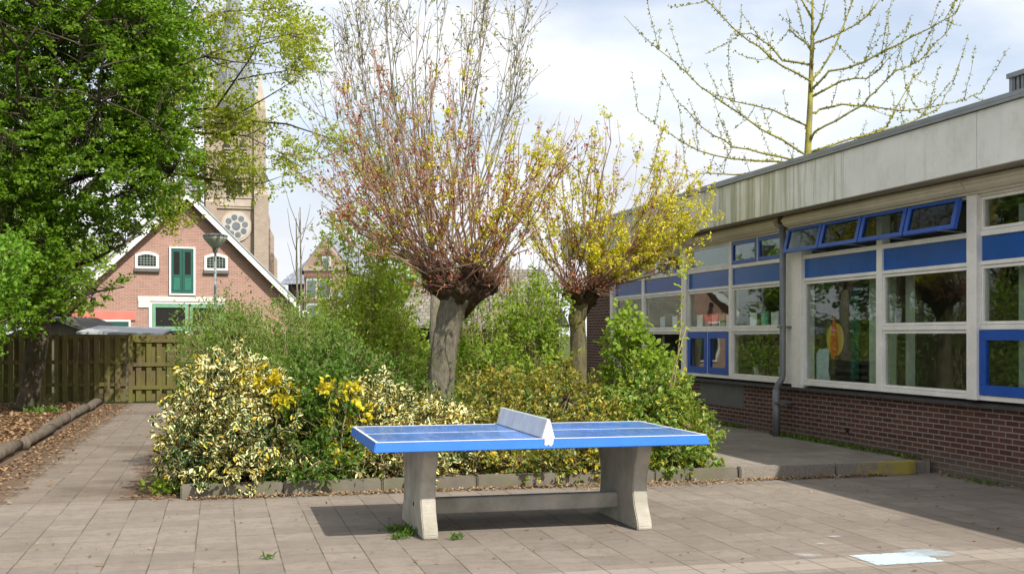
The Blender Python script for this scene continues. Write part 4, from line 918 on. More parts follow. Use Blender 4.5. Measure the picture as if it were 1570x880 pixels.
# back rows
shrub('olive_shrub', 'fine leaved olive green shrub behind the corner mound, under the lamp', (.65, 14.0), [(.1, 13.9, 1.25, .6, .7, .72), (.70, 14.0, 1.25, .7, .7, .68), (1.3, 13.9, 1.0, .5, .6, .6)], oliveg, 2300, 10, .042, .015, 8, .13, 70, up=1.3, upb=.3, inner=.4, gaps=.4)
shrub('green_shrub', 'dense mid green shrub behind the table corner, left of the big pollard', (1.45, 13.3), [(1.35, 13.3, .85, .55, .5, .7), (1.85, 13.6, .8, .5, .5, .55)], darkg, 900, 10, .045, .022, 9, .09, 26, up=.6)
shrub('tall_spring_shrub', 'tall loose light green shrub left of the big pollard', (1.75, 15.0), [(1.85, 15.0, 1.6, .62, .6, .9), (1.75, 15.1, 2.5, .5, .5, .75), (2.2, 15.1, 2.1, .40, .5, .75), (1.6, 14.9, 1.1, .6, .6, .6)], limeg, 1250, 10, .050, .026, 10, .11, 46, up=.7, gaps=.55, sprig_stems=.7)
shrub('green_shrub', 'leafy shrub behind the big pollard trunk', (2.6, 15.3), [(2.3, 15.3, .95, .6, .5, .7), (2.0, 15.6, 1.35, .5, .5, .6)], freshg, 800, 9, .05, .026, 11, .1, 30, up=.5, gaps=.2)
shrub('green_shrub', 'leafy green shrub between the two pollard trunks', (3.9, 15.0), [(3.55, 14.8, .85, .55, .5, .6), (4.1, 15.0, 1.25, .50, .5, .75), (4.25, 15.2, 1.85, .36, .4, .5), (3.45, 15.0, 1.5, .4, .4, .55)], freshg, 1350, 9, .048, .028, 12, .1, 34, up=.6, gaps=.5)
shrub('low_shrub', 'low mixed green shrub at the foot of the big pollard', (2.9, 13.6), [(2.9, 13.4, .45, .5, .5, .45), (3.4, 13.6, .6, .5, .4, .5)], oliveg, 650, 9, .045, .024, 13, .09, 26, up=.5)
rng = np.random.default_rng(31)
BT = thing('bare_twig_shrub', 'bare tan twiggy shrub in front of the shingle roof shed', 'shrub', (*G(745, 17.5)[:2], .08)); ln = []
for i in range(70):
    b = np.array(G(rng.uniform(705, 830), rng.uniform(16.4, 18), .08)); w0 = wander(b, (rng.normal(0, .10), 0, 1), rng.uniform(1.7, 3.0), 9, .07, .05, rng); ln.append((w0, [.014, .003]))
    for q in range(3): ln.append((wander(w0[rng.integers(4, 9)], (rng.normal(0, .6), rng.normal(0, .6), 1), rng.uniform(.3, .8), 5, .1, .05, rng), [.005, .002]))
tube_obj('stems', ln, M['stem'], BT, 5)
# whip with few leaves above the currant bush
rng = np.random.default_rng(32); WH = thing('leafy_whip', 'single tall shoot with sparse fresh leaves rising before the school windows', 'plant', (4.95, 13.0, .085))
pts = [P(1010, 690, 13.2), P(1025, 640, 13.2), P(1038, 560, 13.2), P(1044, 500, 13.2), P(1045, 440, 13.2), P(1049, 392, 13.2)]
tube_obj('stem', [(pts, [.012, .003]), ([P(1016, 640, 13.0), P(1035, 560, 13.1), P(1053, 500, 13.1)], [.008, .004])], M['stem'], WH, 5)
c = []; 
for i in range(64):
    t = rng.uniform(1.9, 4.99); a = pts[int(t)]; b = pts[int(t) + 1]; c.append(a.lerp(b, t % 1) + Vector(rng.normal(0, .035, 3)))
leaf_obj('leaves', np.array(c), rng.normal(0, 1, (64, 3)) + [0, 0, .3], limeg, WH, .06, .045, rng)
# background greenery behind the shed and beyond the fence
shrub('background_hedge', 'dense hedge seen between the left pollard and the tall light shrub', (1.9, 19.5), [(1.2, 19.4, 1.0, 1.0, .7, 1.0), (2.3, 19.8, 1.3, 1.0, .7, 1.1), (.4, 19.2, .9, .9, .7, .9)], oliveg, 1500, 9, .06, .035, 14, .12, 24, up=.5, gaps=.4)
shrub('background_hedge', 'bushy green hedge left beyond the fence, behind the big tree', (-8, 30.5), [(-9.5, 31.5, 1.2, 1.8, 1.0, 1.6), (-12.5, 31, 1.8, 2.2, 1.0, 2.2)], darkg, 2200, 9, .10, .06, 15, .18, 20, up=.4)
shrub('near_bush', 'fresh bright green bush at the left picture edge, before the big tree trunk', (-3.5, 18.4, .02), [(-3.45, 18.4, 2.15, .55, .6, .50), (-3.72, 18.4, 1.4, .45, .6, .6), (-3.35, 18.3, 2.7, .52, .6, .40), (-3.72, 17.6, .45, .42, .5, .32), (-3.85, 18, .9, .4, .5, .4)], leafmat('bright_bush_leaf', [(.10, .22, .02), (.17, .33, .03), (.26, .43, .05)], .45), 1150, 11, .065, .042, 16, .12, 24, up=.2, gaps=.5)

# ------------------------------------------------------------------ trees
def make_tree(name, label, limbs, ells, leafm, barkm, n_cl, per, L, Wd, seed, spread=.2, flat=.45, trunk=None, twigm=None, inner=.15, maxtw=2.2, cat='tree', droop=.2, up=0.1, trunk_n=12, extra=None, gaps=0):
    """trunk: (points, radii); limbs: list of (points, radii); leaf clusters hang on twigs from the nearest limb point"""
    rng = np.random.default_rng(seed); b = trunk[0][0]; Tt = thing(name, label, cat, (b[0], b[1], b[2]))
    tube_obj('trunk', [trunk], M[barkm], Tt, trunk_n)
    lines = list(limbs); nodes = []
    for pts, rad in lines:
        q = np.array([tuple(v) for v in pts])
        for i in range(len(q) - 1):
            for t in (0, .33, .66): nodes.append(q[i] * (1 - t) + q[i + 1] * t)
        nodes.append(q[-1])
    nodes = np.array(nodes)
    p, o = ell_sample(ells, n_cl, rng, inner)
    if gaps:
        k = np.sin(p[:, 0] * 2.3 + seed) + np.sin(p[:, 1] * 1.9 + seed * 2) + np.sin(p[:, 2] * 2.9 + p[:, 0])
        keep = (k > -1.5 + gaps) | (rng.random(len(p)) < .2); p, o = p[keep], o[keep]
    if extra is not None: p = np.concatenate([p, extra[0]]); o = np.concatenate([o, extra[1]])
    tw = []; dirs = np.zeros_like(p)
    for i in range(len(p)):
        dd = nodes - p[i]; j = ((dd ** 2).sum(1) + .6 * np.maximum(0, dd[:, 2]) ** 2).argmin(); a = nodes[j]; v = p[i] - a; ln_ = np.linalg.norm(v)
        dirs[i] = v / (ln_ + 1e-6)
        if ln_ < maxtw and ln_ > .03:
            m_ = (a + p[i]) / 2 + [0, 0, -.06 * ln_] + rng.normal(0, .05 * ln_, 3); tw.append(([a, m_, p[i]], [.006 + .005 * ln_, .005, .002]))
    tube_obj('branches', lines, M[barkm], Tt, 7)
    if tw: tube_obj('twigs', tw, M[twigm or barkm], Tt, 3)
    dirs = unit(dirs + o * .5 * [1, 1, .4])
    c, ld, d = sprigs(p, dirs, per, spread, rng, up, flat)
    leaf_obj('crown', c, ld, leafm, Tt, L, Wd, rng, upb=.55, droop=droop)
    return Tt
def limb(p, d, ln_, n, j, up, r0, r1, rng): return (wander(p, d, ln_, n, j, up, rng), list(np.linspace(r0, r1, n + 1)))
# big dark green tree, left
rng = np.random.default_rng(41)
tb = Vector(G(42, 23.5, 0)); k0 = Vector(tuple(P(72, 440, 23.5)))
trunk = ([tb + Vector((-.05, 0, 0)), tb + Vector((0, 0, .12)), tb.lerp(k0, .25), tb.lerp(k0, .55), k0, P(78, 330, 23.3), P(85, 180, 23.2), P(80, 0, 23)], [.30, .24, .21, .195, .18, .14, .10, .06])
limbs = []
C0 = Vector(P(110, 140, 23.2))
for i in range(34):
    t = rng.uniform(.35, 1); s0 = k0.lerp(P(80, 20, 23.2), t); az = rng.uniform(0, 2 * math.pi)
    l_ = limb(s0, (math.cos(az), math.sin(az), rng.uniform(-.05, .6)), rng.uniform(2.2, 4.2), 8, .13, .02, .06, .012, rng); limbs.append(l_)
    for q in range(3):
        a = l_[0][rng.integers(3, 8)]; limbs.append(limb(a, rng.normal(0, 1, 3) * [1, 1, .5], rng.uniform(.8, 1.7), 5, .15, .0, .02, .005, rng))
# long low limbs reaching right
for (a, b, c_, d_) in (((75, 420), (150, 395), (215, 360), 22.6), ((70, 455), (130, 450), (190, 440), 22.4), ((80, 350), (180, 300), (262, 270), 23.4), ((80, 250), (200, 180), (290, 130), 23.5), ((78, 380), (20, 360), (-40, 380), 21.5), ((75, 450), (30, 470), (-20, 500), 21.5), ((80, 180), (180, 60), (260, -10), 23)):
    limbs.append(([P(*a, 23.3), P(*b, (23.3 + d_) / 2), P(*c_, d_)], [.06, .035, .012]))
def pe(x, y, d, rx, ry, rz): q = P(x, y, d); return (q.x, q.y, q.z, rx, ry, rz)
ells = [pe(60, 60, 23.5, 2.6, 2.4, 2.0), pe(190, 90, 23.3, 1.45, 1.9, 1.9), pe(150, 240, 23.3, 1.75, 1.9, 1.35), pe(40, 260, 22.8, 2.2, 1.9, 1.6), pe(-120, 120, 23.5, 2.6, 2.6, 3.0), pe(60, -160, 23.5, 2.8, 2.6, 2.2), pe(215, 10, 23.5, 1.1, 1.4, 1.4),
        pe(160, 325, 22.9, .75, .8, .6), pe(60, 400, 22.3, 1.3, 1.1, .8), pe(0, 470, 21.8, 1.0, .9, .6), pe(-80, 400, 22.5, 1.6, 1.6, 1.2), pe(245, 235, 23.3, .55, .8, 1.0), pe(125, 440, 22.3, .7, .7, .35), pe(235, 110, 23.3, .75, 1, 1.2)]
make_tree('broadleaf_tree', 'large dark green leafy tree filling the upper left, trunk leaning by the fence', limbs, ells, treeg, 'bark_dark', 7600, 23, .074, .052, 42, .21, .45, trunk, maxtw=2.6, gaps=.05)
# spring yellow-green tree reaching over the church tower
rng = np.random.default_rng(51); D2 = 27.0
tb = Vector(G(58, 28.9, 0)); tp0 = P(215, 235, 28.6)
trunk = ([tb, P(66, 450, 28.9), P(85, 350, 28.8), P(140, 285, 28.7), tp0, P(228, 120, 28.4), P(240, -60, 28.2)], [.20, .17, .15, .12, .10, .07, .03]); limbs = []
paths = [[(220, 230), (300, 165), (345, 130), (385, 118), (440, 110), (452, 105)], [(215, 250), (260, 175), (330, 165), (345, 145), (385, 90), (400, 60), (440, 55)], [(215, 260), (300, 270), (345, 285), (400, 283), (435, 270)],
         [(222, 200), (320, 210), (375, 210), (430, 235)], [(230, 120), (300, 85), (365, 75), (420, 62), (465, 45)], [(235, 60), (300, 30), (350, 20), (400, 12)], [(225, 180), (320, 180), (400, 185), (440, 188), (500, 215), (560, 260)],
         [(215, 245), (280, 240), (335, 262), (390, 262)], [(235, 20), (280, -10), (330, -30)], [(220, 240), (280, 200), (340, 190), (410, 150), (455, 122)], [(215, 262), (250, 300), (260, 330)], [(225, 150), (270, 120), (330, 100), (380, 95)]]
for pth in paths:
    pts = []; d_ = 28.4; s = rng.uniform(-.28, .12)
    for k_, (x, y) in enumerate(pth): pts.append(P(x + rng.normal(0, 2), y + rng.normal(0, 3), d_ + s * k_ * 2.2))
    limbs.append((pts, list(np.linspace(.04, .006, len(pts)))))
    for q in range(5):
        i = rng.integers(1, len(pts)); a = pts[i]; dr = (pts[i] - pts[i - 1]).normalized(); limbs.append(limb(a, dr + Vector(rng.normal(0, .5, 3)), rng.uniform(.5, 1.3), 5, .13, .02, .012, .004, rng))
ex = []; exo = []
for pts, _ in limbs:
    for i in range(len(pts) - 1):
        for _k in range(7):
            ex.append(np.array(pts[i].lerp(pts[i + 1], rng.random())) + rng.normal(0, .13, 3)); exo.append(rng.normal(0, 1, 3))
ells = [pe(290, 110, 28.2, .8, 1.2, 1.7), pe(265, 200, 28.2, .7, 1.2, 1.1), pe(300, 10, 28.2, 1.1, 1.3, 1.2), pe(360, 250, 27.8, .75, .8, .55), pe(250, 300, 28, .8, .8, .5), pe(350, 140, 28, .9, 1, 1.1), pe(240, 100, 28.4, 1, 1, 2)]
make_tree('spring_tree', 'yellow green young-leaved tree with branches in front of the church tower', limbs, ells, yelg, 'bark_dark', 380, 10, .07, .042, 52, .17, .6, trunk, extra=(np.array(ex), unit(np.array(exo))), twigm='twig')

# pollards
redm = leafmat('red_bud_leaf', [(.28, .055, .03), (.42, .11, .05), (.45, .24, .07)], .25, 1.2)
ylm = leafmat('yellow_flower', [(.54, .50, .025), (.66, .62, .04), (.74, .72, .09)], .35, 1.2)
olivebud = leafmat('olive_bud', [(.24, .24, .08), (.34, .34, .12), (.42, .42, .16)], .3)
def lump(center, r, rng, n=14):
    """knobbly ball as verts/faces"""
    vs = []; fs = []; ph = rng.uniform(0, 6, 6)
    for i in range(n + 1):
        th = math.pi * i / n
        for j in range(n * 2):
            a = math.pi * j / n; u = Vector((math.sin(th) * math.cos(a), math.sin(th) * math.sin(a), math.cos(th)))
            k = 1 + .16 * math.sin(u.x * 5 + ph[0]) * math.sin(u.z * 6 + ph[1]) + .12 * math.sin(u.y * 9 + ph[2]) + .09 * math.sin(u.x * 15 + ph[3]) * math.sin(u.y * 13 + ph[4]) * math.sin(u.z * 14 + ph[5])
            vs.append(Vector(center) + Vector((u.x * r[0], u.y * r[1], u.z * r[2])) * k)
    m = n * 2
    for i in range(n):
        for j in range(m): fs.append((i * m + j, i * m + (j + 1) % m, (i + 1) * m + (j + 1) % m, (i + 1) * m + j))
    return vs, fs
def pollard(name, label, D, trunkpx, trad, headpx, hr, shoots, seed, fans, rf, yf, barkm='bark_grey', shr=.009, side=(.25, .7)):
    """fans: list of (tip x, tip y px range...) the shoots aim for; every shoot also gets its own depth"""
    rng = np.random.default_rng(seed); b = P(trunkpx[0][0], HY, D); b = Vector((b.x, b.y, .06)); Tt = thing(name, label, 'tree', b)
    pts = [b, b + Vector((0, 0, .12))] + [P(x, y, D) for x, y in trunkpx]; rads = [trad * 1.5, trad * 1.2] + [trad * k for k in np.linspace(1.08, .98, len(trunkpx))]
    hc = P(*headpx, D); rads[-1] = trad * 1.08
    pts += [pts[-1].lerp(hc, .5), hc - Vector((0, 0, .02))]; rads += [trad * 1.22, trad * 1.45]
    fp, fr_ = [], []
    for i in range(len(pts) - 1):
        for t in np.linspace(0, 1, 7)[:-1]: fp.append(pts[i].lerp(pts[i + 1], t)); fr_.append(rads[i] * (1 - t) + rads[i + 1] * t)
    fp = [fp[0]] + [(fp[i - 1] + fp[i] * 2 + fp[i + 1]) / 4 for i in range(1, len(fp) - 1)] + [fp[-1]]
    tv, tf = tubes([(fp, fr_)], 28); cen = np.repeat(np.array([tuple(q) for q in fp]), 28, 0); ang_ = np.tile(np.arange(28) * 2 * math.pi / 28, len(fp))
    tv = cen + (tv - cen) * (1 + .05 * np.sin(ang_ * 3 + tv[:, 2] * 2.2) + .035 * np.sin(ang_ * 7 + tv[:, 2] * 5) + .02 * np.sin(tv[:, 2] * 31 + ang_ * 5))[:, None]; w = MB(); w.add(tv.tolist(), tf); tv2 = w.build('trunk', M[barkm], Tt, world=True, smooth=True)
    w = MB(); heads = []
    v, f = lump(hc, (hr * .8, hr * .7, hr * .5), rng, 18); w.add(v, f)
    for i in range(13):
        az = i * 2 * math.pi / 13 + rng.uniform(-.25, .25); rr_ = rng.uniform(.75, 1.4); q = hc + Vector((math.cos(az) * hr * rr_, math.sin(az) * hr * rr_ * .9, rng.uniform(.1, .85) * hr)); s_ = hr * rng.uniform(.18, .34)
        w.tube([hc - Vector((0, 0, hr * .75)), hc.lerp(q, .5) - Vector((0, 0, hr * .25)), hc.lerp(q, .85) - Vector((0, 0, hr * .05)), q + Vector((0, 0, hr * .12))], [hr * .34, hr * .27, s_ * .95, s_ * .5], 10); v, f = lump(q, (s_, s_, s_ * .9), rng, 10); w.add(v, f); heads.append((q, s_))
    for i in range(110):     # small knobs and stubs
        u = Vector(unit(rng.normal(0, 1, 3))); u.z = abs(u.z) * .8 + .05; h0_ = heads[rng.integers(13)]; q = h0_[0] + u * h0_[1] * .9; s_ = hr * rng.uniform(.05, .13)
        v, f = lump(q, (s_, s_, s_), rng, 5); w.add(v, f); w.tube([q, q + u * s_, q + u * hr * rng.uniform(.15, .5) + Vector((0, 0, .04))], [s_ * .6, s_ * .4, s_ * .15], 5); heads.append((q, s_))
    w.build('pollard_head', M['burl'], Tt, world=True, smooth=True)
    lines = []; rc, rd, yc_, yd, oc, od = [], [], [], [], [], []
    for i in range(shoots):
        fan = fans[rng.choice(len(fans), p=np.array([f_[6] for f_ in fans]) / sum(f_[6] for f_ in fans))]
        tx = rng.uniform(fan[0], fan[1]); ty = rng.uniform(fan[2], fan[3]); dd = D + rng.normal(0, fan[4]); tip = P(tx, ty, dd)
        hx = np.array([(tip - h_[0]).length + rng.uniform(0, .5) for h_ in heads]); h_ = heads[int(hx.argmin())]
        # most start from the knuckle on the tip's side
        if rng.random() < .55: h_ = heads[rng.integers(len(heads))]
        s0 = h_[0] + Vector(rng.normal(0, h_[1] * .5, 3)); ln_ = (tip - s0).length
        ctrl = s0 + Vector(((tip.x - s0.x) * .70, (tip.y - s0.y) * .70, (tip.z - s0.z) * .36)) + Vector(rng.normal(0, .06, 3))
        pts = [s0 * ((1 - t) ** 2) + ctrl * (2 * t * (1 - t)) + tip * (t * t) + Vector(rng.normal(0, .026, 3)) * (t ** .5) for t in np.linspace(0, 1, 9)]
        r0 = shr * rng.uniform(.6, 1.7); lines.append((pts, list(np.linspace(r0, r0 * .28, 9))))
        allp = [pts]
        for q in range(rng.integers(2, 6)):
            k_ = rng.integers(3, 8); a = pts[k_]; dr = (pts[k_] - pts[k_ - 1]).normalized(); sub = wander(a, dr + Vector(rng.normal(0, .38, 3)), ln_ * rng.uniform(*side) * .5, 5, .09, .05, rng); lines.append((sub, [r0 * .45, r0 * .18])); allp.append(sub)
        yl = fan[5]
        for pp in allp:
            m_ = len(pp)
            for k_ in range(1, m_):
                for _ in range(2):
                    if pp is pts and k_ < 3: continue
                    a = pp[k_ - 1].lerp(pp[k_], rng.random())
                    if rng.random() > rf * (.7 if pp is pts else 1): continue
                    z_ = rng.random()
                    isy = z_ < yl * yf * (1.3 if k_ > m_ * .5 else .7)
                    n_ = rng.integers(10, 20) if isy else rng.integers(2, 5); sp = .026 if isy else .02
                    for _q in range(n_):
                        (yc_ if isy else (oc if fan[7] and rng.random() < fan[7] else rc)).append(tuple(a + Vector(rng.normal(0, sp, 3)))); (yd if isy else (od if len(od) < len(oc) else rd)).append(tuple(rng.normal(0, 1, 3) + [0, 0, .5]))
    for i in range(150):
        h_ = heads[rng.integers(len(heads))]; a = h_[0] + Vector(rng.normal(0, h_[1] * .5, 3)); u = (a - hc).normalized() + Vector(rng.normal(0, .5, 3)); sub = wander(a, u + Vector((0, 0, .25)), rng.uniform(.12, .5), 4, .2, .1, rng); lines.append((sub, [.005, .002]))
        for _ in range(4): rc.append(tuple(sub[rng.integers(1, 5)] + Vector(rng.normal(0, .02, 3)))); rd.append(tuple(rng.normal(0, 1, 3)))
    tube_obj('shoots', lines, M['shoot'], Tt, 4)
    if rc: leaf_obj('bud_leaves', np.array(rc), np.array(rd[:len(rc)]), redm, Tt, .040, .019, rng)
    if yc_: leaf_obj('crown', np.array(yc_), np.array(yd[:len(yc_)]), ylm, Tt, .031, .021, rng)
    if oc: leaf_obj('olive_buds', np.array(oc), np.array(od[:len(oc)]), olivebud, Tt, .035, .016, rng)
    return Tt
# fan: x0,x1,y0,y1, depth sigma, yellowness, weight, olive share
pollard('pollard_tree', 'large pollard tree with a knobbly head of red-brown shoots behind the table', 14.0, [(676, 590), (682, 530), (687, 505), (691, 486)], .152, (705, 450), .31, 125, 61,
        [(480, 600, 60, 300, .55, .08, 3.4, .25), (600, 740, 90, 220, .6, .18, 3.2, .2), (740, 895, 170, 330, .55, .42, 3.6, .1), (480, 620, 270, 400, .5, .1, .8, .3), (700, 830, 330, 400, .5, .3, .8, .1), (600, 800, 230, 350, .6, .34, 2.5, .1)], .44, .85)
pollard('pollard_tree', 'smaller mossy pollard with yellow flowering shoots, nearer the school wall', 16.5, [(886, 590), (887, 540), (886, 500), (884, 490)], .112, (893, 460), .235, 85, 62,
        [(880, 960, 180, 290, .6, .55, 3, 0), (970, 1075, 195, 320, .6, .6, 4, 0), (1010, 1095, 275, 390, .5, 1.15, 3.6, 0), (780, 880, 200, 350, .5, .5, 2.2, 0), (900, 1000, 330, 420, .5, 1.1, 2.2, 0)], .55, 1.0, 'bark_moss')
# tall bare tree behind
rng = np.random.default_rng(71); D3 = 21.0
tb = Vector(G(665, D3, .05)); fk = P(668, 440, D3); limbs = []; c_, d_ = [], []
trunk = ([tb, tb.lerp(fk, .5), fk], [.14, .11, .09])
for i in range(23):
    tx = rng.uniform(505, 835); e = abs(tx - 675) / 180; ty = -35 + 150 * e ** 1.6 + rng.uniform(0, 90) * (rng.random() < .6); tip = P(tx, ty, D3 + rng.normal(0, .9))
    s0 = fk + Vector(rng.normal(0, .08, 3)); ctrl = s0 + Vector(((tip.x - s0.x) * .75, (tip.y - s0.y) * .75, (tip.z - s0.z) * .45))
    pts = [s0 * ((1 - t) ** 2) + ctrl * (2 * t * (1 - t)) + tip * (t * t) + Vector(rng.normal(0, .03, 3)) for t in np.linspace(0, 1, 11)]
    limbs.append((pts, list(np.linspace(.024, .005, 11))))
    for q in range(13):
        k_ = rng.integers(3, 11); a = pts[k_]; dr = (pts[k_] - pts[k_ - 1]).normalized(); sub = wander(a, dr + Vector(rng.normal(0, .33, 3)), rng.uniform(.5, 1.5), 6, .08, .06, rng); limbs.append((sub, [.007, .003]))
        for _ in range(3):
            a = sub[rng.integers(1, 6)]; s3 = wander(a, (sub[-1] - sub[0]).normalized() + Vector(rng.normal(0, .5, 3)), rng.uniform(.2, .5), 3, .1, .05, rng); limbs.append((s3, [.006, .003]))
            for _k in range(4): c_.append(tuple(s3[rng.integers(1, 4)] + Vector(rng.normal(0, .02, 3)))); d_.append(rng.normal(0, 1, 3) + [0, 0, 1])
BTt = thing('bare_tree', 'tall thin-twigged budding tree rising behind the large pollard', 'tree', tb)
tube_obj('trunk', [trunk], M['bark_grey'], BTt, 10); tube_obj('branches', limbs, M['twig'], BTt, 4)
leaf_obj('crown', np.array(c_), np.array(d_), olivebud, BTt, .06, .026, rng)

# ginkgo behind the school
rng = np.random.default_rng(81); D4 = 32.0; tb = Vector(G(1240, D4, 0))
GK = thing('ginkgo_tree', 'nearly bare tree with yellow-green spurs rising behind the flat school roof', 'tree', tb)
tr_pts = [tb, P(1238, 400, D4), P(1238, 240, D4), P(1242, 160, D4), P(1245, 60, D4), P(1247, -60, D4)]
tube_obj('trunk', [(tr_pts, [.20, .14, .10, .078, .045, .015])], M['ginkgo_bark'], GK, 9)
br = [[(1236, 262), (1235, 239), (1200, 214), (1164, 196), (1110, 157), (1071, 132), (1032, 94), (986, 57), (957, 25)], [(1242, 140), (1242, 125), (1200, 100), (1164, 75), (1128, 45), (1085, 0), (1070, -15)],
      [(1242, 140), (1271, 110), (1324, 96), (1378, 68), (1428, 43), (1463, 21), (1476, 3)], [(1242, 130), (1260, 107), (1282, 64), (1307, 0), (1318, -30)], [(1241, 215), (1249, 200), (1282, 187), (1324, 160), (1342, 139), (1374, 110), (1414, 89), (1449, 53), (1463, 32)],
      [(1241, 175), (1257, 168), (1292, 160), (1335, 164), (1385, 171), (1424, 164), (1478, 153), (1503, 144)], [(1238, 262), (1214, 246), (1171, 235), (1125, 225), (1093, 207), (1057, 175), (1039, 157)], [(1238, 270), (1210, 250), (1165, 247), (1121, 244), (1071, 232), (1028, 207), (978, 171)],
      [(1238, 285), (1190, 270), (1150, 266), (1110, 266), (1057, 269), (985, 257)], [(1240, 250), (1280, 232), (1314, 214), (1360, 196), (1378, 157), (1400, 120), (1414, 107)], [(1240, 205), (1235, 193), (1185, 168), (1128, 157), (1089, 143)],
      [(1245, 80), (1236, 68), (1212, 46), (1205, 14)], [(1242, 115), (1249, 68), (1292, 50), (1330, 25), (1350, 0)], [(1244, 100), (1200, 93), (1180, 70), (1150, 50), (1120, 55)], [(1243, 150), (1290, 125), (1330, 120), (1350, 107)], [(1245, 60), (1260, 30), (1268, -20)], [(1246, 30), (1230, 0), (1225, -20)], [(1240, 235), (1300, 215), (1390, 190), (1440, 165), (1460, 130)]]
limbs = []; c_, d_ = [], []
for pth in br:
    s = rng.uniform(-1.1, 1.1); pts = [P(x, y, D4 + s * min(k_, 5) * .45) for k_, (x, y) in enumerate(pth)]
    fine = []
    for a, b in zip(pts[:-1], pts[1:]):
        for t in (0, .5): fine.append(a.lerp(b, t) + Vector(rng.normal(0, .02, 3)))
    fine.append(pts[-1]); limbs.append((fine, list(np.linspace(.038, .007, len(fine)))))
    ns = int(len(fine) * .65)
    for q in range(ns):
        k_ = rng.integers(2, len(fine)); a = fine[k_]; out_ = (fine[k_] - fine[k_ - 1]).normalized(); sub = wander(a, Vector((out_.x * .5, out_.y * .5, 1.0 if rng.random() < .8 else -.6)) + Vector(rng.normal(0, .3, 3)), rng.uniform(.35, 1.7), 6, .07, .06, rng)
        limbs.append((sub, [.010, .004]))
for pts, rad in limbs:
    L_ = sum((pts[i + 1] - pts[i]).length for i in range(len(pts) - 1))
    for i in range(len(pts) - 1):
        sg = (pts[i + 1] - pts[i]).length; fr = i / len(pts)
        if rng.random() < .1 + .35 * (fr > .8): continue
        for q in range(int(sg / .042)):
            a = pts[i].lerp(pts[i + 1], rng.random()); u = rng.normal(0, 1, 3)
            for _ in range(3): c_.append(tuple(a + Vector(u) * .012)); d_.append(u + rng.normal(0, .5, 3) + [0, 0, .3])
tube_obj('branches', limbs, M['ginkgo_bark'], GK, 5)
leaf_obj('crown', np.array(c_), np.array(d_), leafmat('ginkgo_spur_leaf', [(.30, .31, .03), (.40, .41, .04), (.48, .46, .06)], .35, 1.2), GK, .05, .030, rng)

# two thin saplings right of the gabled house
rng = np.random.default_rng(91)
for i, (x, y, lb) in enumerate(((455, 335, 'shorter bare sapling pole beside the barge board end'), (461, 318, 'taller bare sapling pole rising in front of the villa'))):
    b = Vector(G(x, 20, 0)); Ts = thing('bare_sapling', lb, 'sapling', b, 0, 'thin bare saplings'); top_ = P(x - 1, y, 20)
    tube_obj('trunk', [([b, b.lerp(top_, .5) + Vector((.02, 0, 0)), top_], [.035, .022, .008])], M['bark_grey'], Ts, 7)
    ln = [(wander(b.lerp(top_, rng.uniform(.45, .9)), rng.normal(0, .5, 3) + [0, 0, 1], rng.uniform(.4, .9), 5, .06, .1, rng), [.007, .003]) for _ in range(7)]
    tube_obj('branches', ln, M['bark_grey'], Ts, 4)
# trees beyond, only partly seen (also what the school windows mirror)
def blobtree(name, label, base, hgt, rad, mat, seed, n=900, L=.14):
    rng = np.random.default_rng(seed); b = Vector((base[0], base[1], 0)); top_ = b + Vector((0, 0, hgt * .45)); limbs = []
    for i in range(14):
        az = rng.uniform(0, 6.28); limbs.append(limb(top_ + Vector((0, 0, rng.uniform(-.1, .35) * hgt)), (math.cos(az), math.sin(az), .6), rad * .8, 6, .12, .02, .07, .015, rng))
    e = [(b.x + rng.normal(0, rad * .35), b.y + rng.normal(0, rad * .35), hgt * rng.uniform(.45, .85), rad * rng.uniform(.45, .7), rad * rng.uniform(.45, .7), hgt * .22) for _ in range(6)]
    make_tree(name, label, limbs, e, mat, 'bark_dark', n, 14, L, L * .65, seed, .35, .6, ([b, b.lerp(top_, .5), top_, top_ + Vector((0, 0, hgt * .3))], [.25, .2, .16, .06]), maxtw=4, gaps=.3)
blobtree('background_tree', 'green tree left beyond the fence, behind the big dark tree', G(-60, 34), 8, 3.2, darkg, 101)
blobtree('background_tree', 'fresh green tree beyond the fence between trunk and brick house', G(95, 38), 4.8, 1.8, freshg, 102, 500)
blobtree('background_tree', 'rounded green tree behind the shingle roof shed', G(640, 34), 3.6, 2.4, oliveg, 103, 600)
shrub('background_hedge', 'leafy hedge along the far side of the bed, between the shed and the board stack', (4.6, 21), [(3.8, 21.5, .8, 1.0, .6, .8), (5.2, 21.5, .7, .7, .6, .8), (2.6, 22, 1.0, 1.0, .6, 1.0)], freshg, 1100, 9, .07, .04, 17, .13, 24, up=.5, gaps=.3)
blobtree('background_tree', 'tall green tree outside the picture on the left, mirrored in the windows', (-10, 13), 8, 3.4, treeg, 104)
blobtree('background_tree', 'second tall tree outside the picture on the left, mirrored in the windows', (-9.5, 20), 7, 3.0, darkg, 105)

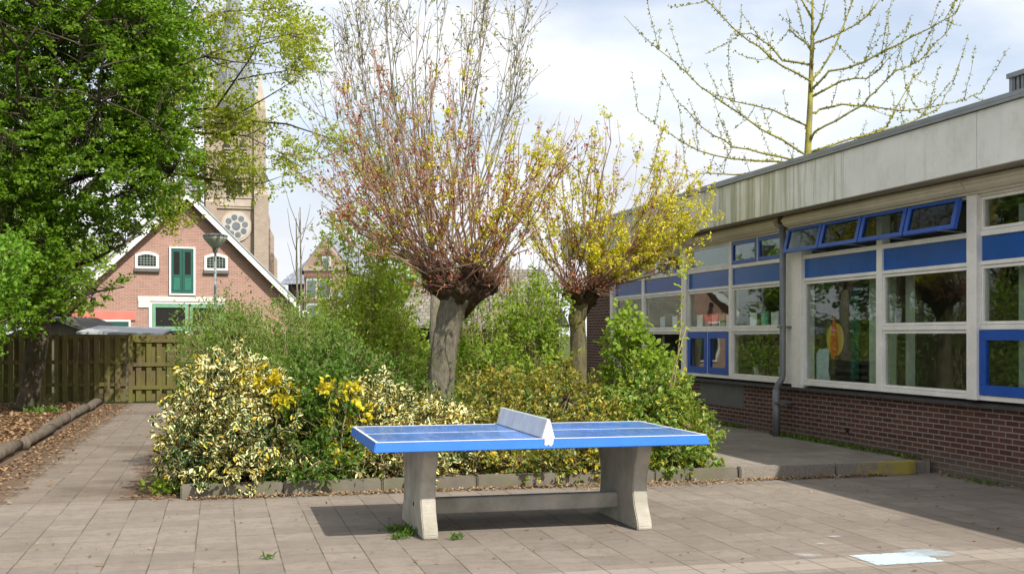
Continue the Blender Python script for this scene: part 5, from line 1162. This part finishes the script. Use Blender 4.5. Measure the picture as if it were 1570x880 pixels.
# ------------------------------------------------------------------ litter, weeds, tufts
rng = np.random.default_rng(111)
def litter(name, n, fx, mat, L, label, kind='stuff', z=.006, cat='fallen leaves'):
    c = np.array([fx(rng) for _ in range(n)]); d = rng.normal(0, 1, (n, 3)) * [1, 1, .25]; o = leaf_obj(name, c, d, mat, None, L, L * .55, rng, upb=.9, fold=.25, droop=-.1); tag(o, label, cat, None, kind)
brown = leafmat('fallen_leaf', [(.16, .09, .045), (.28, .17, .09), (.42, .29, .17)], .1, 1, .8, None, .1)
straw = leafmat('dry_litter', [(.22, .13, .07), (.38, .27, .15), (.50, .38, .24)], .1, 1, .8, None, .1)
litter('fallen_leaves', 9000, lambda r: (-2.75 - abs(r.normal(0, 3.2)), r.uniform(11.5, 27.9), .03 + r.random() * .03), brown, .075, 'brown fallen leaves covering the soil under the big tree')
litter('path_leaves', 3200, lambda r: ((-2.5 + abs(r.normal(0, .25))) if r.random() < .6 else (-.4 - abs(r.normal(0, .22))), r.uniform(11.4, 27.5), .012), brown, .048, 'brown leaves gathered along both edges of the path')
litter('kerb_litter', 3400, lambda r: ((lambda x: (x, 11.48 - abs(r.normal(0, .055 + .11 * (abs(x - 4.6) < 1.0))), .008 + r.random() * .012))(r.uniform(-.3, 7.3))), straw, .030, 'dry straw-coloured leaf litter gathered against the kerb')
litter('scattered_leaves', 260, lambda r: (r.uniform(-4, 7.5), 6.6 + 5 * r.random(), .007), brown, .03, 'few small dry leaves scattered over the paving')
litter('bed_leaves', 2500, lambda r: (r.uniform(-.2, 5.2), r.uniform(11.65, 14), .10), brown, .05, 'dead leaves on the soil of the planting bed')
litter('wall_litter', 500, lambda r: ((lambda y: (8.02 - abs(r.normal(0, .07)), y, .008 if y < 11.5 else .133))(r.uniform(8.5, 17))), brown, .035, 'brown leaf scraps along the foot of the school wall')
def tuft(x, y, z, r_, n, label, L=.06, mat=None, wd=.022, h=.03, name='weed_tuft'):
    c = np.array([x, y, z]) + rng.normal(0, 1, (n, 3)) * [r_, r_ * .7, 0] + [0, 0, 1] * (rng.random((n, 1)) * h); d = rng.normal(0, .6, (n, 3)) + [0, 0, .8]
    o = leaf_obj(name, c, d, mat or freshg, None, L, wd, rng); tag(o, label, 'weed', 'small weeds in the paving', 'stuff')
gx = lambda x, y: groundxy(x, y)
grassm = leafmat('grass_blade', [(.08, .17, .02), (.14, .25, .03)], .35)
for (px, py, r_, n, lb) in ((612, 814, .07, 130, 'grass tuft left of the left table leg'), (627, 820, .035, 60, 'small sprig of weed touching the left table leg foot'), (610, 826, .04, 50, 'flat weed in front of the tuft by the left table leg'), (700, 827, .03, 35, 'tiny weed on the paving right of the left table leg'), (980, 811, .012, 40, 'bright tuft at the foot of the right table leg'), (410, 857, .03, 20, 'single flat weed in a slab joint at the lower left')):
    q = gx(px, py); tuft(q[0], q[1], .004, r_, n, lb, .045, grassm, .010, .01)
for (px, py, r_, n, lb) in ((265, 757, .13, 260, 'leafy weed under the corner mound, left end of the kerb'), (334, 760, .06, 110, 'small round weed in front of the kerb near its left end'), (490, 750, .13, 200, 'leafy weed growing over the kerb left of the table'), (935, 738, .10, 160, 'leafy weed hanging over the kerb behind the right table leg')):
    q = gx(px, py); tuft(q[0], q[1], .02, r_, n, lb, .05, freshg, .032, .10)
q = (7.93, 15.6)
for (yy, n, lb) in ((16.8, 160, 'moss and weeds against the wall left of the downpipe'), (15.0, 170, 'weeds around the foot of the downpipe'), (14.2, 200, 'weed strip along the wall right of the downpipe'), (13.2, 200, 'weed strip along the wall at the middle of the walkway'), (12.2, 120, 'weed strip along the wall near the yellow kerb'), (10.75, 50, 'small weed at the wall foot far right')):
    c = np.stack([7.97 - np.abs(rng.normal(0, .05, n)), yy + rng.uniform(-.45, .45, n), np.full(n, .13 if yy > 11.5 else .004)], 1); d = rng.normal(0, .6, (n, 3)) + [-.2, 0, .8]
    o = leaf_obj('weed_strip', c, d, darkg, None, .05, .02, rng); tag(o, lb, 'weed', 'weeds along the school wall', 'stuff')
q = G(60, 23, .03); c = np.array(q) + rng.normal(0, 1, (140, 3)) * [.15, .12, 0]; o = leaf_obj('ground_plant', c, rng.normal(0, .6, (140, 3)) + [0, 0, .9], darkg, None, .12, .05, rng); tag(o, 'small green plant at the foot of the big tree trunk', 'plant', None, 'stuff')
